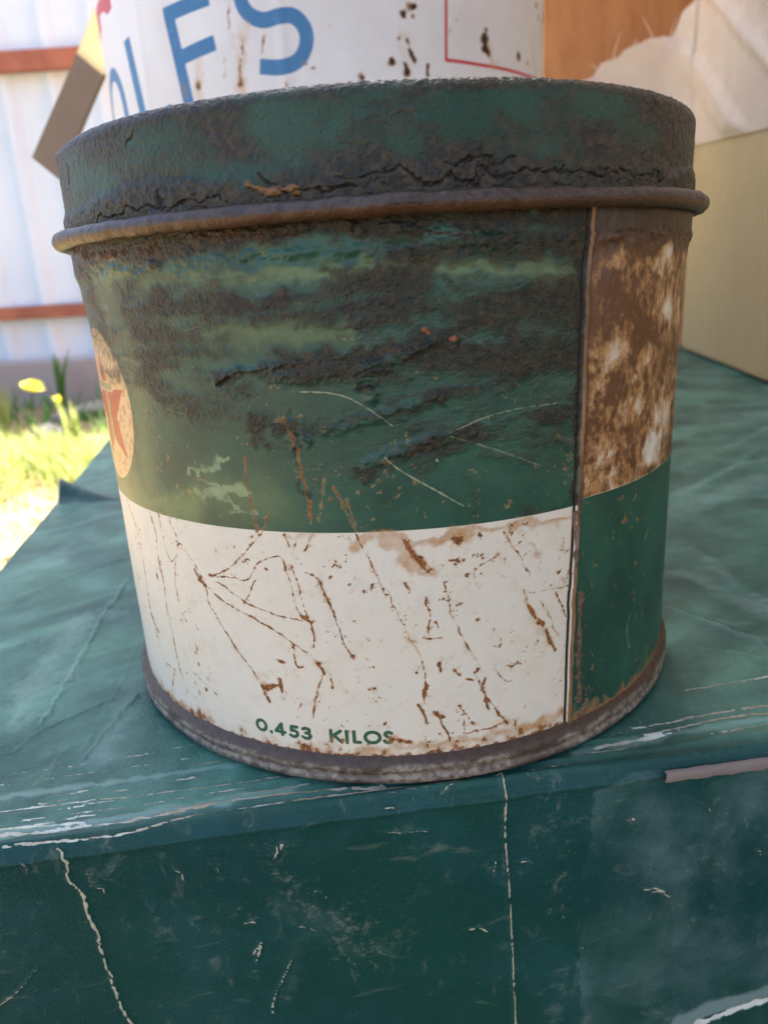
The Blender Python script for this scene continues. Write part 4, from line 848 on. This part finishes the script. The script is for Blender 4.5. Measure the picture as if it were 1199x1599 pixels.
g1 = scat(3600, lambda: (rg.gauss(-800, 260), rg.gauss(1330, 110)))
tag(blades('grass', g1, 30, 95, 2.4, .9, M_GR, 3), kind='stuff')
g2 = scat(14000, lambda: (rg.uniform(-1700, 400), rg.uniform(300, 1450)))
tag(blades('dry_straw', g2, 30, 110, 2.2, 1.6, M_ST, 4, True), kind='stuff')
g3 = scat(420, lambda: (rg.uniform(-1700, -200), rg.uniform(1500, 2250)))
tag(blades('low_weeds', g3, 30, 120, 5, .8, M_WD, 5), kind='stuff')
def tuft(px, top_px, n, w_, mat, label, seed):
    q = on_z(px, GZ); tpt = at_y(top_px, q[1]); h = tpt[2]-GZ; rgg = random.Random(seed)
    o = tag(empty('tall_grass_tuft', (q[0], q[1], GZ)), label, 'grass tuft')
    for i in range(n):
        vs, fs = [], []; a = rgg.uniform(0, 6.28); r0 = rgg.uniform(0, 10); hh = h*rgg.uniform(.55, 1.02); ln = rgg.uniform(.05, .3)
        for j in range(7):
            t = j/6; ww = w_*(1-t**2)+.2; vs += [(r0*math.cos(a)+hh*ln*t*t*math.cos(a)-ww, hh*ln*t*t*math.sin(a), hh*t), (r0*math.cos(a)+hh*ln*t*t*math.cos(a), hh*ln*t*t*math.sin(a)-1.2, hh*t), (r0*math.cos(a)+hh*ln*t*t*math.cos(a)+ww, hh*ln*t*t*math.sin(a), hh*t)]
        for j in range(6): fs += [(3*j, 3*j+1, 3*j+4, 3*j+3), (3*j+1, 3*j+2, 3*j+5, 3*j+4)]
        me = bpy.data.meshes.new('blade'); me.from_pydata([tuple(c*MM for c in v) for v in vs], [], fs); me.update(); link('blade', me, mat, o)
tuft((122,712), (122,605), 9, 7, M_GR, 'bright green grass tuft nearest the tin, by the left edge of the case', 2)
tuft((100,640), (98,540), 7, 9, M_WD, 'dark green weed standing at the foot of the white wall', 4)
tuft((12,690), (8,590), 8, 5, M_GR, 'pale grass tuft left of the yellow flower', 6)
# stones
def stone(px, size, label, seed, c=(.42, .41, .40)):
    q = on_z(px, GZ); bm = bmesh.new(); bmesh.ops.create_icosphere(bm, subdivisions=3, radius=size*MM)
    rr = random.Random(seed); sx, sy, sz = rr.uniform(.9, 1.4), rr.uniform(.7, 1.1), rr.uniform(.5, .75); pls = [(Vector((rr.uniform(-1,1), rr.uniform(-1,1), rr.uniform(-.3,1))).normalized(), rr.uniform(.65, .85)) for _ in range(9)]
    for v in bm.verts:
        d_ = v.co.normalized(); k = 1.
        for n_, o_ in pls:
            dt = d_.dot(n_)
            if dt > 0: k = min(k, o_/dt)
        v.co = Vector((d_.x*sx, d_.y*sy, d_.z*sz))*k*size*MM
    me = bpy.data.meshes.new('stone'); bm.to_mesh(me); bm.free()
    mt = board_mat('stone', c, tuple(x*.75 for x in c), 40, .9).m
    o = link('stone', me, mt); o.location = Vector((q[0], q[1], GZ+size*.25))*MM; tag(o, label, 'stone', 'stones by the wall')
for px, sz, lb, sd_ in [((138,590),80,'big pale stone against the tin, below the white wall',1),((150,650),62,'grey stone low beside the tin, under the big pale one',2),((72,612),56,'stone right behind the yellow flower',3),((105,660),46,'small stone left of the bright grass tuft',4),((85,690),50,'stone in the grass under the yellow flower',5),((30,600),55,'leftmost stone beside the dark timber',6),((112,560),42,'small stone touching the timber behind the weed',7),((150,700),40,'small stone next to the left edge of the case',8)]:
    stone(px, sz, lb, sd_, (.33, .32, .32) if sd_ % 2 else (.26, .24, .22))
# yellow flowers
M_PET = leaf_mat('yellow_petals', (.80, .66, .05), (.85, .74, .10), .5, .3)
def flower(px, base_px, size, label, seed, bud=False):
    g = on_z(base_px, GZ); h = at_y(px, g[1]); o = tag(empty('yellow_flower', (g[0], g[1], GZ)), label, 'flower')
    top = h-np.array([g[0], g[1], GZ]); vs, fs = [], []
    for i in range(9):
        t = i/8; c = np.array([top[0]*t*t, 0, top[2]*t])
        for k in range(5): a = k*1.2566; vs.append(c+2.2*np.array([math.cos(a), math.sin(a), 0]))
    for i in range(8):
        for k in range(5): fs.append((i*5+k, i*5+(k+1) % 5, (i+1)*5+(k+1) % 5, (i+1)*5+k))
    link('stem', py_mesh('stem', vs, fs, True), M_WD, o)
    n = 26 if not bud else 12; rr = random.Random(seed)
    vs, fs = [], []
    for i in range(n):
        a = i*2.399; el = rr.uniform(.1, 1.3) if not bud else rr.uniform(.9, 1.45); L = size*rr.uniform(.8, 1.05); d_ = np.array([math.cos(a)*math.cos(el), math.sin(a)*math.cos(el), math.sin(el)]); s_ = np.array([-math.sin(a), math.cos(a), 0])*size*.2
        b = len(vs); vs += [top-s_*.4, top+s_*.4, top+d_*L*.7+s_, top+d_*L, top+d_*L*.7-s_]; fs.append((b, b+1, b+2, b+3, b+4))
    me = bpy.data.meshes.new('petals'); me.from_pydata([tuple(float(c)*MM for c in v) for v in vs], [], fs); me.update(); link('petals', me, M_PET, o)
flower((52,612), (58,700), 34, 'open yellow flower, the bigger one left of the tin', 3)
flower((92,632), (112,705), 24, 'half open yellow bud between flower and grass tuft', 4, True)
